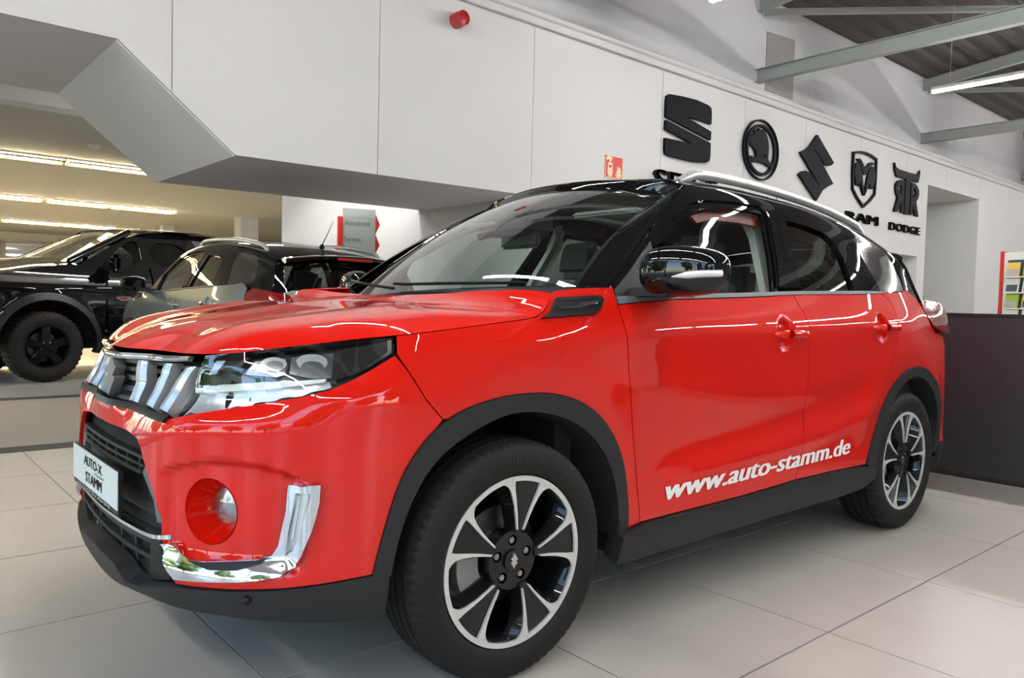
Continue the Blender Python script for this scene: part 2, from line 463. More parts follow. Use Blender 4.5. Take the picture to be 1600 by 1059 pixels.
# ------------------------------------------------------------------ hood surface
def resamp_curve(P):
    P = np.array(P, float); L = np.r_[0, np.cumsum(np.linalg.norm(np.diff(P, axis=0), axis=1))]; L /= L[-1]
    return lambda t: np.column_stack([np.interp(t, L, P[:, k]) for k in range(P.shape[1])])
_hs = [(.62, .905), (.682, .912), (.817, .928), (.937, .943), (1.068, .958), (1.215, .975), (1.332, .989), (1.449, 1.002), (1.50, 1.010), (1.535, 1.028), (1.560, 1.052), (1.575, 1.078)]
_hf = [(0, .893), (.2, .893), (.40, .895), (.50, .898), (.62, .905)]
def _curve(pts):
    q = resample(pts, .02, closed=False); q = np.array(q); P = shell(q[:, 0], q[:, 1], 0.); return resamp_curve(P)
HS = _curve(_hs); HF = _curve(_hf)
_c0 = HF(np.array([0.]))[0]; _c1 = HS(np.array([1.]))[0]
HB = lambda t: np.column_stack([.10+(_c1[0]-.10)*t**2, _c1[1]*t, 1.050+(_c1[2]-1.050)*t**2])
HC = lambda t: np.column_stack([_c0[0]+(.10-_c0[0])*t, 0*t, np.interp(t, [0, .1, .3, .6, 1], [_c0[2], .908, .945, .990, 1.050])])
_k00 = HF(np.array([0.]))[0]; _k01 = HF(np.array([1.]))[0]; _k10 = HB(np.array([0.]))[0]; _k11 = HS(np.array([1.]))[0]
def hood(u, v):
    u = np.atleast_1d(np.asarray(u, float)); v = np.atleast_1d(np.asarray(v, float)); u, v = np.broadcast_arrays(u, v)
    u = np.clip(u, 0, 1); sg = np.where(v < 0, -1., 1.); v = np.clip(np.abs(v), 0, 1); U_ = u[:, None]; V_ = v[:, None]
    P = (1-V_)*HC(u)+V_*HS(u)+(1-U_)*HF(v)+U_*HB(v)-((1-U_)*(1-V_)*_k00+(1-U_)*V_*_k01+U_*(1-V_)*_k10+U_*V_*_k11)
    ru = 1-(1-np.minimum(u/.28, 1))**3; rv = 1-(1-np.minimum((1-v)/.30, 1))**3
    fd_ = 1-.62*sst(.55, 1., u); P[:, 2] += (.048*ru*rv-.008*ru*np.exp(-((v-.0)/.45)**2)+.007*np.exp(-((v-.62)/.10)**2)*ru)*fd_
    P[:, 1] *= sg
    return P
def roof_fn(x, w):
    x = np.atleast_1d(np.asarray(x, float)); w = np.atleast_1d(np.asarray(w, float)); x, w = np.broadcast_arrays(x, w)
    P = green(x, np.where(w < 1.08, w, 2.16-w)); P[:, 1] *= np.where(w < 1.08, 1, -1); return P
_we = spl([0, .4, 1], [(3.03, .07), (3.00, .25), (2.90, .45)])
def hatch(u, w):
    """upper rear: u -1..1 across, w 0 belt .. 1 roof"""
    u = np.atleast_1d(np.asarray(u, float)); w = np.atleast_1d(np.asarray(w, float)); u, w = np.broadcast_arrays(u, w)
    e = _we(w); P = green(e[:, 0], e[:, 1]).copy(); P[:, 1] *= np.abs(u)*np.where(u < 0, -1, 1)
    b = 1-np.abs(u)**2.4; P[:, 0] += (.13-.03*w)*b; P[:, 2] += .055*b*w
    return P

# ------------------------------------------------------------------ wheels
def sector(a0, a1, r0, r1, n=6):
    return [(r0*math.cos(a0+(a1-a0)*i/n), r0*math.sin(a0+(a1-a0)*i/n)) for i in range(n+1)]+[(r1*math.cos(a1+(a0-a1)*i/n), r1*math.sin(a1+(a0-a1)*i/n)) for i in range(n+1)]
def ringm(bm, r0, r1, frame, d0, d1, mi=0, n=72):
    extrude_poly(bm, [(r1*math.cos(2*PI*i/n), r1*math.sin(2*PI*i/n)) for i in range(n)], frame, d0, d1, [[(r0*math.cos(2*PI*i/n), r0*math.sin(2*PI*i/n)) for i in range(n)]], mi)
EMBLEM = [(-.50, .31), (-.22, .45), (.0, .86), (.47, .16), (.30, .05), (.13, .08), (-.09, .48), (.50, -.31), (.22, -.45), (0, -.86), (-.47, -.16), (-.30, -.05), (-.13, -.08), (.09, -.48)]
EMBLEM = [(-.50, .33), (-.20, .47), (.02, .88), (.50, .10), (.33, .02), (.16, .06), (-.12, .50), (.50, -.33), (.20, -.47), (-.02, -.88), (-.50, -.10), (-.33, -.02), (-.16, -.06), (.12, -.50)]
def make_wheel(parent=None):
    w = empty('wheel', parent=parent)
    fr = lambda x, y, d: (x, -.094-d, y)
    R0, R1 = .334, .240
    prof = [(.236, -.060), (.240, -.092), (.243, -.098), (.252, -.104), (.275, -.1075), (.298, -.105), (.316, -.099), (.325, -.092), (.3305, -.080), (.333, -.062), (.334, -.058), (.326, -.057), (.326, -.050), (.334, -.049), (.335, -.022), (.327, -.021), (.327, -.013), (.335, -.012),
            (.335, .012), (.327, .013), (.327, .021), (.335, .022), (.334, .049), (.326, .050), (.326, .057), (.334, .058), (.3305, .080), (.325, .092), (.316, .099), (.275, .1075), (.243, .10), (.236, .07)]
    def f(k, j, r):
        if j in (7, 8, 9) and k % 4 == 0: return r-.006
        if j in (23, 24, 25, 26) and k % 4 == 0: return r-.006
        if j in (10, 13, 14, 17, 18, 21, 22) and (k+j) % 3 == 0: return r-.0012
        return r
    lathe('tyre', prof, 'rubber', w, n=288, f=f, auto=50)
    # raised sidewall lettering
    V, Fc = text_mesh('ContiEcoContact', 1, .01, .0, 1.05, 1)
    wd = V[:, 0].max(); bm = bmesh.new()
    vs = []
    for x, y, z in V:
        a = math.radians(118)-(x/wd)*math.radians(75); r = .278+y*.030
        vs.append(bm.verts.new((r*math.cos(a), -.1083-(.0005 if y > .4 else 0), r*math.sin(a))))
    for q in Fc:
        try: bm.faces.new([vs[i] for i in q])
        except ValueError: pass
    t = from_bm('sidewall_lettering', bm, 'rubber_text', w, None); t['label'] = 'raised black lettering on the tyre sidewall'
    # rim barrel
    lathe('rim_barrel', [(.2395, -.090), (.2375, -.092), (.232, -.085), (.222, -.078), (.214, -.05), (.208, .03), (.222, .075), (.236, .095), (.21, .095), (.16, .06)], 'rim_black', w, n=72, auto=40)
    bm = bmesh.new(); n = 90
    ringm(bm, .2235, .2375, fr, -.004, .003, 0, n)
    off = math.radians(80)
    for k in range(5):
        c = off+k*2*PI/5
        def P(a, r, c=c): return (r*math.cos(c+math.radians(a)), r*math.sin(c+math.radians(a)))
        for s in (-1, 1):
            arm = [P(s*6.0, .088), P(s*8.5, .13), P(s*10.5, .17), P(s*11.8, .200), P(s*12.0, .2245), P(s*16, .2245), P(s*21, .2245), P(s*23.0, .2245), P(s*19.5, .216), P(s*17.0, .205), P(s*15.0, .185), P(s*13.0, .155), P(s*11.0, .12), P(s*9.5, .094), P(s*8, .088)]
            extrude_poly(bm, arm, fr, -.004, .003)
    o = from_bm('machined_face', bm, 'machined_alloy', w, 30); o['label'] = 'bright machined rim ring and spoke edges'
    bm = bmesh.new()
    hub = [(.082*math.cos(2*PI*i/48), .082*math.sin(2*PI*i/48)) for i in range(48)]
    bolts = [(.055*math.cos(off+2*PI*k/5+math.radians(10)), .055*math.sin(off+2*PI*k/5+math.radians(10))) for k in range(5)]
    bh = [[(bx+.0155*math.cos(2*PI*i/16), by+.0155*math.sin(2*PI*i/16)) for i in range(16)] for bx, by in bolts]
    extrude_poly(bm, hub, fr, -.05, -.012, bh)
    for k in range(5):
        c = off+k*2*PI/5
        def P(a, r, c=c): return (r*math.cos(c+math.radians(a)), r*math.sin(c+math.radians(a)))
        web = [P(-9, .078), P(-11.5, .13), P(-12.5, .17), P(-13.2, .200), P(-13.2, .226), P(0, .2265), P(13.2, .226), P(13.2, .200), P(12.5, .17), P(11.5, .13), P(9, .078)]
        extrude_poly(bm, web, fr, -.03, -.006)
        for s in (-1, 1):   # sloping black flanks of each spoke
            a = [P(s*9.5, .08), P(s*13, .155), P(s*16, .195), P(s*22.5, .222)]
            b = [P(s*16, .08), P(s*19, .15), P(s*22, .19), P(s*29, .219)]
            va = [bm.verts.new(fr(x, y, -.002)) for x, y in a]; vb = [bm.verts.new(fr(x, y, -.038)) for x, y in b]; vc = [bm.verts.new(fr(x, y, -.05)) for x, y in a]
            for i in range(3):
                bm.faces.new([va[i], va[i+1], vb[i+1], vb[i]]); bm.faces.new([vb[i], vb[i+1], vc[i+1], vc[i]])
    sp = from_bm('spokes', bm, 'rim_black', w, 30); sp['label'] = 'gloss black five double spoke centre'
    bm = bmesh.new(); cap = [(.031*math.cos(2*PI*i/32), .031*math.sin(2*PI*i/32)) for i in range(32)]
    extrude_poly(bm, cap, fr, -.03, -.005); c = from_bm('centre_cap', bm, 'rim_black', w, 30)
    bm = bmesh.new(); extrude_poly(bm, [(x*.025, y*.025) for x, y in EMBLEM], fr, -.005, -.002); from_bm('cap_emblem', bm, 'chrome', w, 30)
    for bx, by in bolts:
        bm = bmesh.new(); extrude_poly(bm, [(bx+.0095*math.cos(2*PI*i/6), by+.0095*math.sin(2*PI*i/6)) for i in range(6)], fr, -.045, -.016)
        extrude_poly(bm, [(bx+.006*math.cos(2*PI*i/8), by+.006*math.sin(2*PI*i/8)) for i in range(8)], fr, -.016, -.013)
        from_bm('wheel_nut', bm, 'satin_metal', w, 30)
    lathe('brake_disc', [(.04, -.02), (.06, -.03), (.075, -.03), (.076, -.012), (.138, -.012), (.138, .012), (.06, .012)], 'disc_steel', w, n=48)
    bm = bmesh.new(); extrude_poly(bm, sector(math.radians(150), math.radians(205), .095, .165), fr, -.10, -.045); from_bm('brake_caliper', bm, 'caliper_grey', w, 30)
    return w

# ------------------------------------------------------------------ the small SUV
A_FO = [(1.007, .372), (1.018, .42), (1.032, .473), (1.048, .529), (1.065, .578), (1.085, .623), (1.118, .672), (1.16, .717), (1.201, .746), (1.279, .777), (1.361, .793), (1.448, .799), (1.545, .794), (1.639, .771), (1.722, .731), (1.79, .672), (1.845, .592), (1.88, .503), (1.897, .419), (1.899, .345)]
A_FI = [(1.052, .365), (1.062, .42), (1.075, .473), (1.113, .565), (1.167, .641), (1.241, .693), (1.321, .729), (1.406, .749), (1.498, .746), (1.597, .723), (1.693, .675), (1.765, .61), (1.816, .532), (1.848, .43), (1.856, .33)]
A_RO = [(3.530, .362), (3.555, .432), (3.590, .505), (3.628, .578), (3.672, .642), (3.722, .695), (3.785, .742), (3.880, .780), (3.985, .790), (4.09, .780), (4.19, .745), (4.275, .690), (4.335, .615), (4.375, .53), (4.392, .44), (4.39, .375)]
A_RI = [(3.60, .31), (3.622, .39), (3.652, .467), (3.69, .54), (3.735, .61), (3.79, .668), (3.86, .715), (3.96, .740), (4.06, .735), (4.16, .70), (4.235, .645), (4.29, .57), (4.325, .49), (4.335, .41), (4.32, .33)]
def dens(A, i0, i1, n=5):
    A_ = np.array(A); L = np.r_[0, np.cumsum(np.linalg.norm(np.diff(A_, axis=0), axis=1))]; f = spl(L, A_); out = []
    for i in range(i0, i1): out += [tuple(f(L[i]+(L[i+1]-L[i])*k/n)[0]) for k in range(n)]
    return out+[tuple(A_[i1])]
D1F = [(1.835, 1.105), (1.832, 1.05), (1.836, 1.0), (1.847, .945), (1.877, .806), (1.912, .622), (1.939, .496), (1.964, .356)]
D2F = [(2.908, 1.11), (2.925, 1.065), (2.948, 1.01), (2.957, .908), (2.967, .753), (2.972, .595), (2.943, .444), (2.908, .371)]
D2R = [(3.665, 1.139), (3.735, 1.105), (3.748, 1.06), (3.735, .98), (3.712, .90), (3.665, .79), (3.640, .70), (3.602, .63)]
SX2 = SX
def make_suv():
    root = empty('car')
    def PN(name, poly, fn, m, off=0., parent=None, both=True, **k):
        a = panel(name, poly, fn, m, parent or root, off, **k)
        b = panel(name, poly, fn, m, parent or root, off, mirror=True, **k) if both else None
        return a, b
    sh = lambda s, z: shell(s, z)
    SG = dict(sgn=1)
    # ---- body panels
    half = [(0, .742), (.211, .74), (.344, .735), (.44, .735), (.563, .762), (.653, .778), (.741, .793), (.822, .808), (.898, .827), (.956, .852), (1.009, .88), (1.062, .910), (1.093, .869), (1.137, .799), (1.186, .745)]
    half += dens(A_FO, 0, 7)[::-1]
    half += [(.942, .365), (.882, .358), (.808, .352), (.733, .349), (.618, .343), (.505, .335), (.474, .381), (.442, .43), (.441, .49), (.412, .547), (.369, .597), (.33, .649), (.297, .669), (.2, .676), (0, .680)]
    full = half+[(-s, z) for s, z in reversed(half[1:-1])]
    ring = [(.595+.079*math.cos(2*PI*i/40), .522+.080*math.sin(2*PI*i/40)) for i in range(40)]
    ringm_ = [(-s, z) for s, z in ring]
    o = panel('front_bumper', full, sh, 'red_paint', root, 0, h=.015, gap=.0015, holes=[ring, ringm_]); o['label'] = 'red painted bumper skin with fog lamp recesses'
    bump = o
    for sg in (1, -1):
        # fog recess: funnel from the ring to the lamp
        q = np.array(ring); P = shell(q[:, 0], q[:, 1]); N = fnorm(sh, q[:, 0], q[:, 1], 1); c = P.mean(0); nn = N.mean(0); nn /= np.linalg.norm(nn)
        lamp = c-nn*.072+np.array([-.004, 0, -.002])
        rows = [P+N*.003, P-N*.004]+[lamp+(P-c-((P-c)@nn)[:, None]*nn)*k+nn*d for k, d in ((.93, .055), (.74, .024), (.56, 0))]
        V = np.vstack(rows)*[1, sg, 1]; n = len(ring)
        Fc = [(r*n+i, r*n+(i+1) % n, (r+1)*n+(i+1) % n, (r+1)*n+i) for r in range(4) for i in range(n)]
        if sg < 0: Fc = [f[::-1] for f in Fc]
        newmesh('fog_recess', V, Fc, 'red_paint', bump, auto=50)
        Vd = [(lamp+nn*.012)*[1, sg, 1]]+[v for v in rows[-1]*[1, sg, 1]]
        fog = newmesh('fog_lamp', Vd, [(0, 1+i, 1+(i+1) % n) if sg > 0 else (0, 1+(i+1) % n, 1+i) for i in range(n)], 'satin_metal', root, auto=60)
        Vg = [(lamp+nn*.03)*[1, sg, 1]]+[v for v in (rows[-1]+nn*.006)*[1, sg, 1]]
        newmesh('lamp_glass', Vg, [(0, 1+i, 1+(i+1) % n) if sg > 0 else (0, 1+(i+1) % n, 1+i) for i in range(n)], 'lens_glass', fog, auto=60)
    fender = [(1.065, .913), (1.068, .958), (1.215, .975), (1.332, .989), (1.449, 1.002), (1.50, 1.010), (1.535, 1.028), (1.560, 1.052), (1.575, 1.078), (1.60, 1.087), (1.68, 1.096)]+D1F+[(1.91, .344)]+dens(A_FO, 8, 19)[::-1]+[(1.186, .745), (1.137, .799), (1.093, .869)]
    PN('front_fender', fender, sh, 'red_paint', h=.022)
    door1 = D1F[1:]+[(2.028, .356), (2.127, .357), (2.305, .358), (2.541, .36)]+D2F[::-1]+[(2.628, 1.093), (2.331, 1.081), (2.078, 1.071), (1.938, 1.06)]
    fd = PN('front_door', door1, sh, 'red_paint', h=.017)
    door2 = D2F[::1]+[(3.211, .37), (3.446, .364), (3.520, .362)]+dens(A_RO, 1, 3)+[(3.602, .63)]+D2R[::-1][1:]+[(3.497, 1.127), (3.2, 1.12)]
    rd = PN('rear_door', door2, sh, 'red_paint', h=.017)
    quarter = D2R+dens(A_RO, 3, 15)+[(4.44, .372), (4.62, .40), (4.66, .60), (4.66, .93), (4.47, .93), (4.33, .955), (4.235, 1.0), (4.195, 1.075), (4.17, 1.13), (4.08, 1.168), (3.93, 1.15)]
    PN('rear_quarter_panel', quarter, sh, 'red_paint', h=.022)
    hatchl = [(4.67, .60), (4.67, 1.10), (SMAX, 1.12), (SMAX, .60)]
    hh = [(4.67, .62), (4.67, 1.08), (4.8, 1.11), (SMAX, 1.13)]+[(2*SMAX-4.8, 1.11), (2*SMAX-4.67, 1.08), (2*SMAX-4.67, .62), (SMAX, .60)]
    tg = panel('tailgate', hh, sh, 'red_paint', root, 0, h=.05)
    rb = [(4.44, .372), (4.62, .40), (4.67, .61), (SMAX, .59)]+[(2*SMAX-4.67, .61), (2*SMAX-4.62, .40), (2*SMAX-4.44, .372), (SMAX, .36)]
    panel('rear_bumper', rb, sh, 'red_paint', root, .002, h=.05)
    rbl = [(4.395, .37), (4.44, .37), (SMAX, .36), (2*SMAX-4.44, .37), (2*SMAX-4.395, .37), (2*SMAX-4.40, .27), (SMAX, .22), (4.40, .27)]
    panel('rear_bumper_lip', rbl, sh, 'black_plastic', root, .006, h=.05)
    # tail lamps wrap the corner and stand proud
    tl = smoothpoly([(4.205, 1.075), (4.245, 1.0), (4.33, .96), (4.47, .935), (4.78, .94), (4.80, 1.06), (4.6, 1.085), (4.40, 1.11), (4.26, 1.125)], 1)
    for a in PN('tail_lamp', tl, sh, 'tail_red', .0, h=.025, offf=lambda u, v: .035*sst(4.2, 4.40, u)*sst(0, .05, 1.13-v)):
        a['label'] = 'red tail lamp wrapping the rear corner'
    # ---- hood
    us = np.r_[0, np.linspace(.01, .3, 22), np.linspace(.33, 1, 34)]; vs_ = np.r_[-np.r_[np.linspace(1, .72, 18), np.linspace(.70, .02, 30)], 0, np.r_[np.linspace(.02, .70, 30), np.linspace(.72, 1, 18)]]
    UU, VV = np.meshgrid(us, vs_, indexing='ij'); P = hood(UU.ravel(), VV.ravel()); n = len(vs_)
    P[:, 2] += 0
    N = fnorm(hood, np.clip(UU.ravel(), .004, .996), np.clip(np.abs(VV.ravel()), .002, .996)*np.where(VV.ravel() < 0, -1, 1), 1)
    N[N[:, 2] < 0] *= -1
    Fc = [(i*n+j, i*n+j+1, (i+1)*n+j+1, (i+1)*n+j) for i in range(len(us)-1) for j in range(n-1)]
    rim = [j for j in range(n)]+[i*n+n-1 for i in range(1, len(us))]+[(len(us)-1)*n+j for j in range(n-2, -1, -1)]+[i*n for i in range(len(us)-2, 0, -1)]
    Vl = list(P); Nl = list(N); c = P.mean(0)
    for q in range(len(rim)):
        i, j = rim[q], rim[(q+1) % len(rim)]; a = len(Vl); on = P[i]-c; on[2] = -.3; on /= np.linalg.norm(on)
        ins = lambda k: P[k]+np.array([0, 0, -.022])-(P[k]-c)/np.linalg.norm(P[k]-c)*.012
        Vl += [P[i], P[j], ins(j), ins(i)]; Nl += [on]*4; Fc.append((a, a+1, a+2, a+3))
    o = newmesh('hood', Vl, Fc, 'red_paint', root, True, Nl); o['label'] = 'red clamshell bonnet'
    # ---- lower black parts
    lip = [(1.052, .372), (1.007, .372), (.942, .365), (.882, .358), (.808, .352), (.733, .349), (.618, .343), (.505, .334), (.47, .326), (.34, .300), (.255, .292), (.2, .325), (0, .335)]
    lb = [(0, .245), (.1, .25), (.25, .272), (.36, .278), (.5, .276), (.646, .28), (.761, .272), (.883, .262), (.994, .257), (1.043, .266)]
    lip = lip+[(-s, z) for s, z in reversed(lip[:-1])]+[(-s, z) for s, z in reversed(lb[1:])]+lb
    o = panel('bumper_lip', lip, sh, 'black_plastic', root, .004, h=.02, thick=.05, offf=lambda u, v: .018*sst(0, .03, .36-v)*sst(.5, .2, np.abs(u)) + .006*sst(.0, .02, .355-v)); o['label'] = 'black plastic skirt below the bumper'
    lipo = o
    for s_ in (-.713, .713):
        p = shell(s_, .326, .012)[0]; nn = fnorm(sh, np.array([s_]), np.array([.326]), 1)[0]
        bm = bmesh.new(); bmesh.ops.create_icosphere(bm, subdivisions=3, radius=.011)
        for v in bm.verts: v.co = Vector(p)+v.co
        from_bm('parking_sensor', bm, 'dark_plastic', lipo)
    for nm, arO, arI in (('front', A_FO, A_FI), ('rear', A_RO, A_RI)):
        poly = dens(arO, 0, len(arO)-1)+dens(arI, 0, len(arI)-1)[::-1]
        PN('wheel_arch_trim', poly, sh, 'black_plastic', .008, h=.02, thick=.035, gap=0, offf=lambda u, v: 0*u)
        pin = dens(arI, 0, len(arI)-1)
        q = np.array(resample(pin, .03, closed=False)); P = shell(q[:, 0], q[:, 1], .004)
        rows = [P, P*[1, 0, 1]+[0, -.42, 0]]
        for sg in (1, -1):
            V = np.vstack(rows)*[1, sg, 1]; n = len(q)
            Fc = [(i, i+1, n+i+1, n+i) for i in range(n-1)]+[tuple(range(n, 2*n))]
            newmesh('wheel_well', V, Fc, 'gap_black', root, auto=60)
    sill = [(1.857, .335), (1.91, .343), (1.967, .352), (2.028, .355), (2.127, .356), (2.305, .357), (2.541, .359), (2.908, .370), (3.211, .369), (3.446, .363), (3.595, .345), (3.590, .30), (3.50, .265), (3.315, .256), (2.747, .256), (2.339, .249), (1.948, .245), (1.85, .248)]
    PN('side_sill', sill, sh, 'black_plastic', .004, h=.02, thick=.06, offf=lambda u, v: .022*sst(.375, .33, v))
    liner = [(0, .24), (1.03, .27)]+A_FI+[(1.88, .30), (3.55, .30)]+A_RI+[(4.40, .32), (SMAX, .32), (SMAX, 1.06), (3.9, 1.09), (2.9, 1.06), (1.8, 1.00), (1.3, .93), (.6, .86), (.5, .72), (0, .72)]
    PN('gap_shade_liner', liner, sh, 'gap_black', -.034, h=.09, gap=0, edge=False, holes=[[(.595+.11*math.cos(2*PI*i/16), .522+.11*math.sin(2*PI*i/16)) for i in range(16)]])  # unseen black shell added so the panel gaps look dark
    bm = bmesh.new(); addbox(bm, (-.62, -.46, .22), (3.15, .46, .34)); addbox(bm, (.5, -.80, .24), (2.0, .80, .34)); addbox(bm, (-.55, -.44, .3), (.25, .44, .84)); addbox(bm, (.25, -.76, .34), (.32, .76, .95)); addbox(bm, (2.75, -.7, .30), (3.1, .7, .62))  # plain black boxes added inside the body to block light
    from_bm('underbody', bm, 'gap_black', root, None)
    # ---- grille
    gp = [(0, .744), (.212, .742), (.359, .739), (.452, .738), (.52, .893), (.297, .880), (0, .878)]
    gpf = gp+[(-s, z) for s, z in reversed(gp[1:-1])]
    g = panel('grille', gpf, sh, 'gap_black', root, -.035, h=.04, gap=0)
    def strip(name, pts_lo, pts_hi, m, off, parent, fn=sh, nr=5, th=.01, bul=0, both=True):
        lo = resamp_curve(pts_lo); hi = resamp_curve(pts_hi); n = 48
        t = np.linspace(0, 1, n); L = lo(t); Hh = hi(t); w = np.linspace(0, 1, nr)
        for sg in ((1, -1) if both else (1,)):
            V = []
            for q in w:
                a = L*(1-q)+Hh*q; P = fn(a[:, 0], a[:, 1]); Nn = fnorm(fn, a[:, 0], a[:, 1], 1); V.append(P+Nn*(off+bul*4*q*(1-q)))
            a = Hh; P = fn(a[:, 0], a[:, 1]); Nn = fnorm(fn, a[:, 0], a[:, 1], 1); V.append(P+Nn*(off-th))
            a = L; P = fn(a[:, 0], a[:, 1]); Nn = fnorm(fn, a[:, 0], a[:, 1], 1); V.insert(0, P+Nn*(off-th))
            V = np.vstack(V)*[1, sg, 1]; k = nr+2
            Fc = [(r*n+i, r*n+i+1, (r+1)*n+i+1, (r+1)*n+i) for r in range(k-1) for i in range(n-1)]
            Fc += [tuple(r*n for r in range(k)), tuple(r*n+n-1 for r in range(k))]
            bm = bmesh.new(); vv = [bm.verts.new(p) for p in V]
            for f in Fc: bm.faces.new([vv[i] for i in f])
            r_ = from_bm(name, bm, m, parent, 40)
        return r_
    full_ = lambda h: [(-s, z) for s, z in reversed(h)]+h
    strip('chrome_bar', full_([(0.01, .862), (.3, .867), (.45, .876)]), full_([(0.01, .877), (.3, .882), (.46, .888)]), 'chrome', .012, g, both=False, bul=.006)
    strip('grille_surround', full_([(0.01, .733), (.25, .731), (.45, .727)]), full_([(0.01, .748), (.25, .746), (.462, .744)]), 'dark_plastic', .008, g, both=False)
    for j in range(5):
        z = .758+j*.0225
        strip('grille_slat', full_([(.01, z), (.3, z), (.43+.004*j, z+.003)]), full_([(.01, z+.011), (.3, z+.011), (.43+.004*j, z+.014)]), 'gunmetal', -.018, g, both=False, nr=3)
    for s_t, s_b in ((.165, .180), (.308, .302), (.445, .405)):
        sm = (s_t+s_b)/2; bt = [(s_b-.028, .751), (sm-.027, .808), (s_t-.024, .861)]; bt2 = [(s_b+.026, .751), (sm+.025, .808), (s_t+.024, .865)]
        for sg in (1, -1):
            lo = spl([0, .5, 1], bt); hi = spl([0, .5, 1], bt2); t = np.linspace(0, 1, 20); V = []
            for q in (0, .06, .35, .65, .94, 1):
                a = lo(t)*(1-q)+hi(t)*q; P = shell(a[:, 0], a[:, 1]); Nn = fnorm(sh, a[:, 0], a[:, 1], 1)
                o_ = {0: -.03, .06: .0, .35: .010, .65: .010, .94: .0, 1: -.03}[q]
                V.append(P+Nn*(o_+.016*np.sin(np.clip(t, 0, 1)*PI)[:, None]-.002))
            V = np.vstack(V)*[1, sg, 1]; n = 20
            bm = bmesh.new(); vv = [bm.verts.new(p) for p in V]
            for r in range(5):
                for i in range(n-1): bm.faces.new([vv[r*n+i], vv[r*n+i+1], vv[(r+1)*n+i+1], vv[(r+1)*n+i]]).material_index = 1 if r in (1, 3) else 0
            bm.faces.new([vv[r*n] for r in range(6)]); bm.faces.new([vv[r*n+n-1] for r in range(6)])
            from_bm('grille_bar', bm, ['satin_grey', 'satin_metal'], g, 30)
    x0 = shell(0, .81)[0, 0]
    fe = lambda x, y, d: (x0-.008-d+(y*.10), -x, .812+y)
    bm = bmesh.new(); extrude_poly(bm, [(-x*.085*1.1, y*.072) for x, y in EMBLEM], fe, -.02, .008)
    e = from_bm('grille_emblem', bm, 'emblem_grey', root, 30); e['label'] = 'grey metal emblem in the middle of the grille'
    e.location = (0, 0, 0)
    # ---- lower intake
    li = [(0, .285), (.2, .280), (.30, .270), (.46, .310), (.478, .37), (.445, .43), (.445, .49), (.415, .55), (.372, .60), (.333, .65), (.3, .668), (.2, .674), (0, .678)]
    lif = li+[(-s, z) for s, z in reversed(li[1:-1])]
    lg = panel('lower_grille', lif, sh, 'gap_black', root, -.06, h=.05, gap=0)
    cen = [(0, .47), (.40, .475), (.385, .52), (.30, .582), (0, .58)]
    panel('intake_panel', cen+[(-s, z) for s, z in reversed(cen[1:-1])], sh, 'dark_plastic', lg, -.028, h=.04, gap=0)
    fin = [(.348, .622), (.36, .612), (.412, .545), (.440, .49), (.444, .470), (.405, .468), (.385, .52), (.310, .582)]
    PN('side_fin', fin, sh, 'grey_plastic', -.012, parent=lg, h=.02, thick=.03)
    lowc = [(.44, .43), (.455, .40), (.478, .37), (.465, .33), (.34, .30), (.36, .36), (.375, .43)]
    PN('side_block', lowc, sh, 'dark_plastic', -.012, parent=lg, h=.02, thick=.03)
    for z0, z1 in ((.574, .586), (.597, .604), (.617, .626)):
        strip('intake_slat', full_([(.005, z0), (.30+(z0-.574)*1.0, z0)]), full_([(.005, z1), (.30+(z1-.574)*1.0, z1)]), 'black_plastic', -.010, lg, both=False, nr=3, th=.03)
    for k in range(-3, 4):
        s_ = k*.098; strip('intake_rib', [(s_-.004, .58), (s_-.004, .622)], [(s_+.004, .58), (s_+.004, .622)], 'black_plastic', -.011, lg, both=False, nr=2, th=.03)
    for z0 in (.352, .396):
        strip('intake_slat', full_([(.005, z0), (.2, z0+.002), (.40, z0+.012)]), full_([(.005, z0+.014), (.2, z0+.016), (.40, z0+.024)]), 'black_plastic', -.014, lg, both=False, nr=3, th=.04)
    for k in (-2, -1, 1, 2):
        s_ = k*.12; strip('intake_rib', [(s_-.007, .325), (s_-.007, .42)], [(s_+.007, .325), (s_+.007, .42)], 'black_plastic', -.02, lg, both=False, nr=2, th=.03)
    strip('chrome_strip', full_([(.005, .426), (.2, .427), (.38, .432), (.462, .436)]), full_([(.005, .434), (.2, .435), (.38, .441), (.462, .447)]), 'chrome', .004, lg, both=False, nr=4, th=.03)
    # chrome hockey stick around the daytime lamp
    hk = [(.880, .604), (.878, .561), (.870, .523), (.858, .481), (.845, .432), (.830, .402), (.790, .380), (.733, .372), (.654, .366), (.562, .357), (.509, .352), (.474, .383), (.444, .428), (.482, .428), (.525, .408), (.559, .397), (.61, .400), (.677, .408), (.734, .414), (.768, .430), (.783, .453), (.792, .499), (.802, .546), (.811, .600)]
    inn = [(.832, .583), (.860, .585), (.848, .515), (.838, .470), (.826, .442), (.800, .428), (.806, .455), (.818, .510)]
    hkp = PN('chrome_trim', hk, sh, 'chrome', .010, h=.012, thick=.03, gap=0, holes=[inn], offf=lambda u, v: .008*sst(.36, .39, v))
    blade = [(.553, .396), (.61, .399), (.677, .407), (.734, .413), (.762, .424), (.745, .404), (.69, .389), (.62, .385)]
    for hp in (0, 1):
        panel('dark_blade', blade, sh, 'dark_plastic', hkp[hp], .022, h=.012, gap=0, mirror=bool(hp))
        dr = panel('running_lamp', inn, sh, 'lamp_silver', root, .004, h=.02, gap=0, mirror=bool(hp))
        panel('lamp_glass', inset(inn, .004), sh, 'lens_glass', dr, .016, h=.02, gap=0, mirror=bool(hp))
        bars = [(.830, .575), (.838, .575), (.822, .47), (.814, .46)]
        panel('light_bar', bars, sh, 'lamp_white', dr, .008, h=.02, gap=0, mirror=bool(hp))
        panel('light_bar', [(s+.018, z) for s, z in bars], sh, 'lamp_white', dr, .008, h=.02, gap=0, mirror=bool(hp))
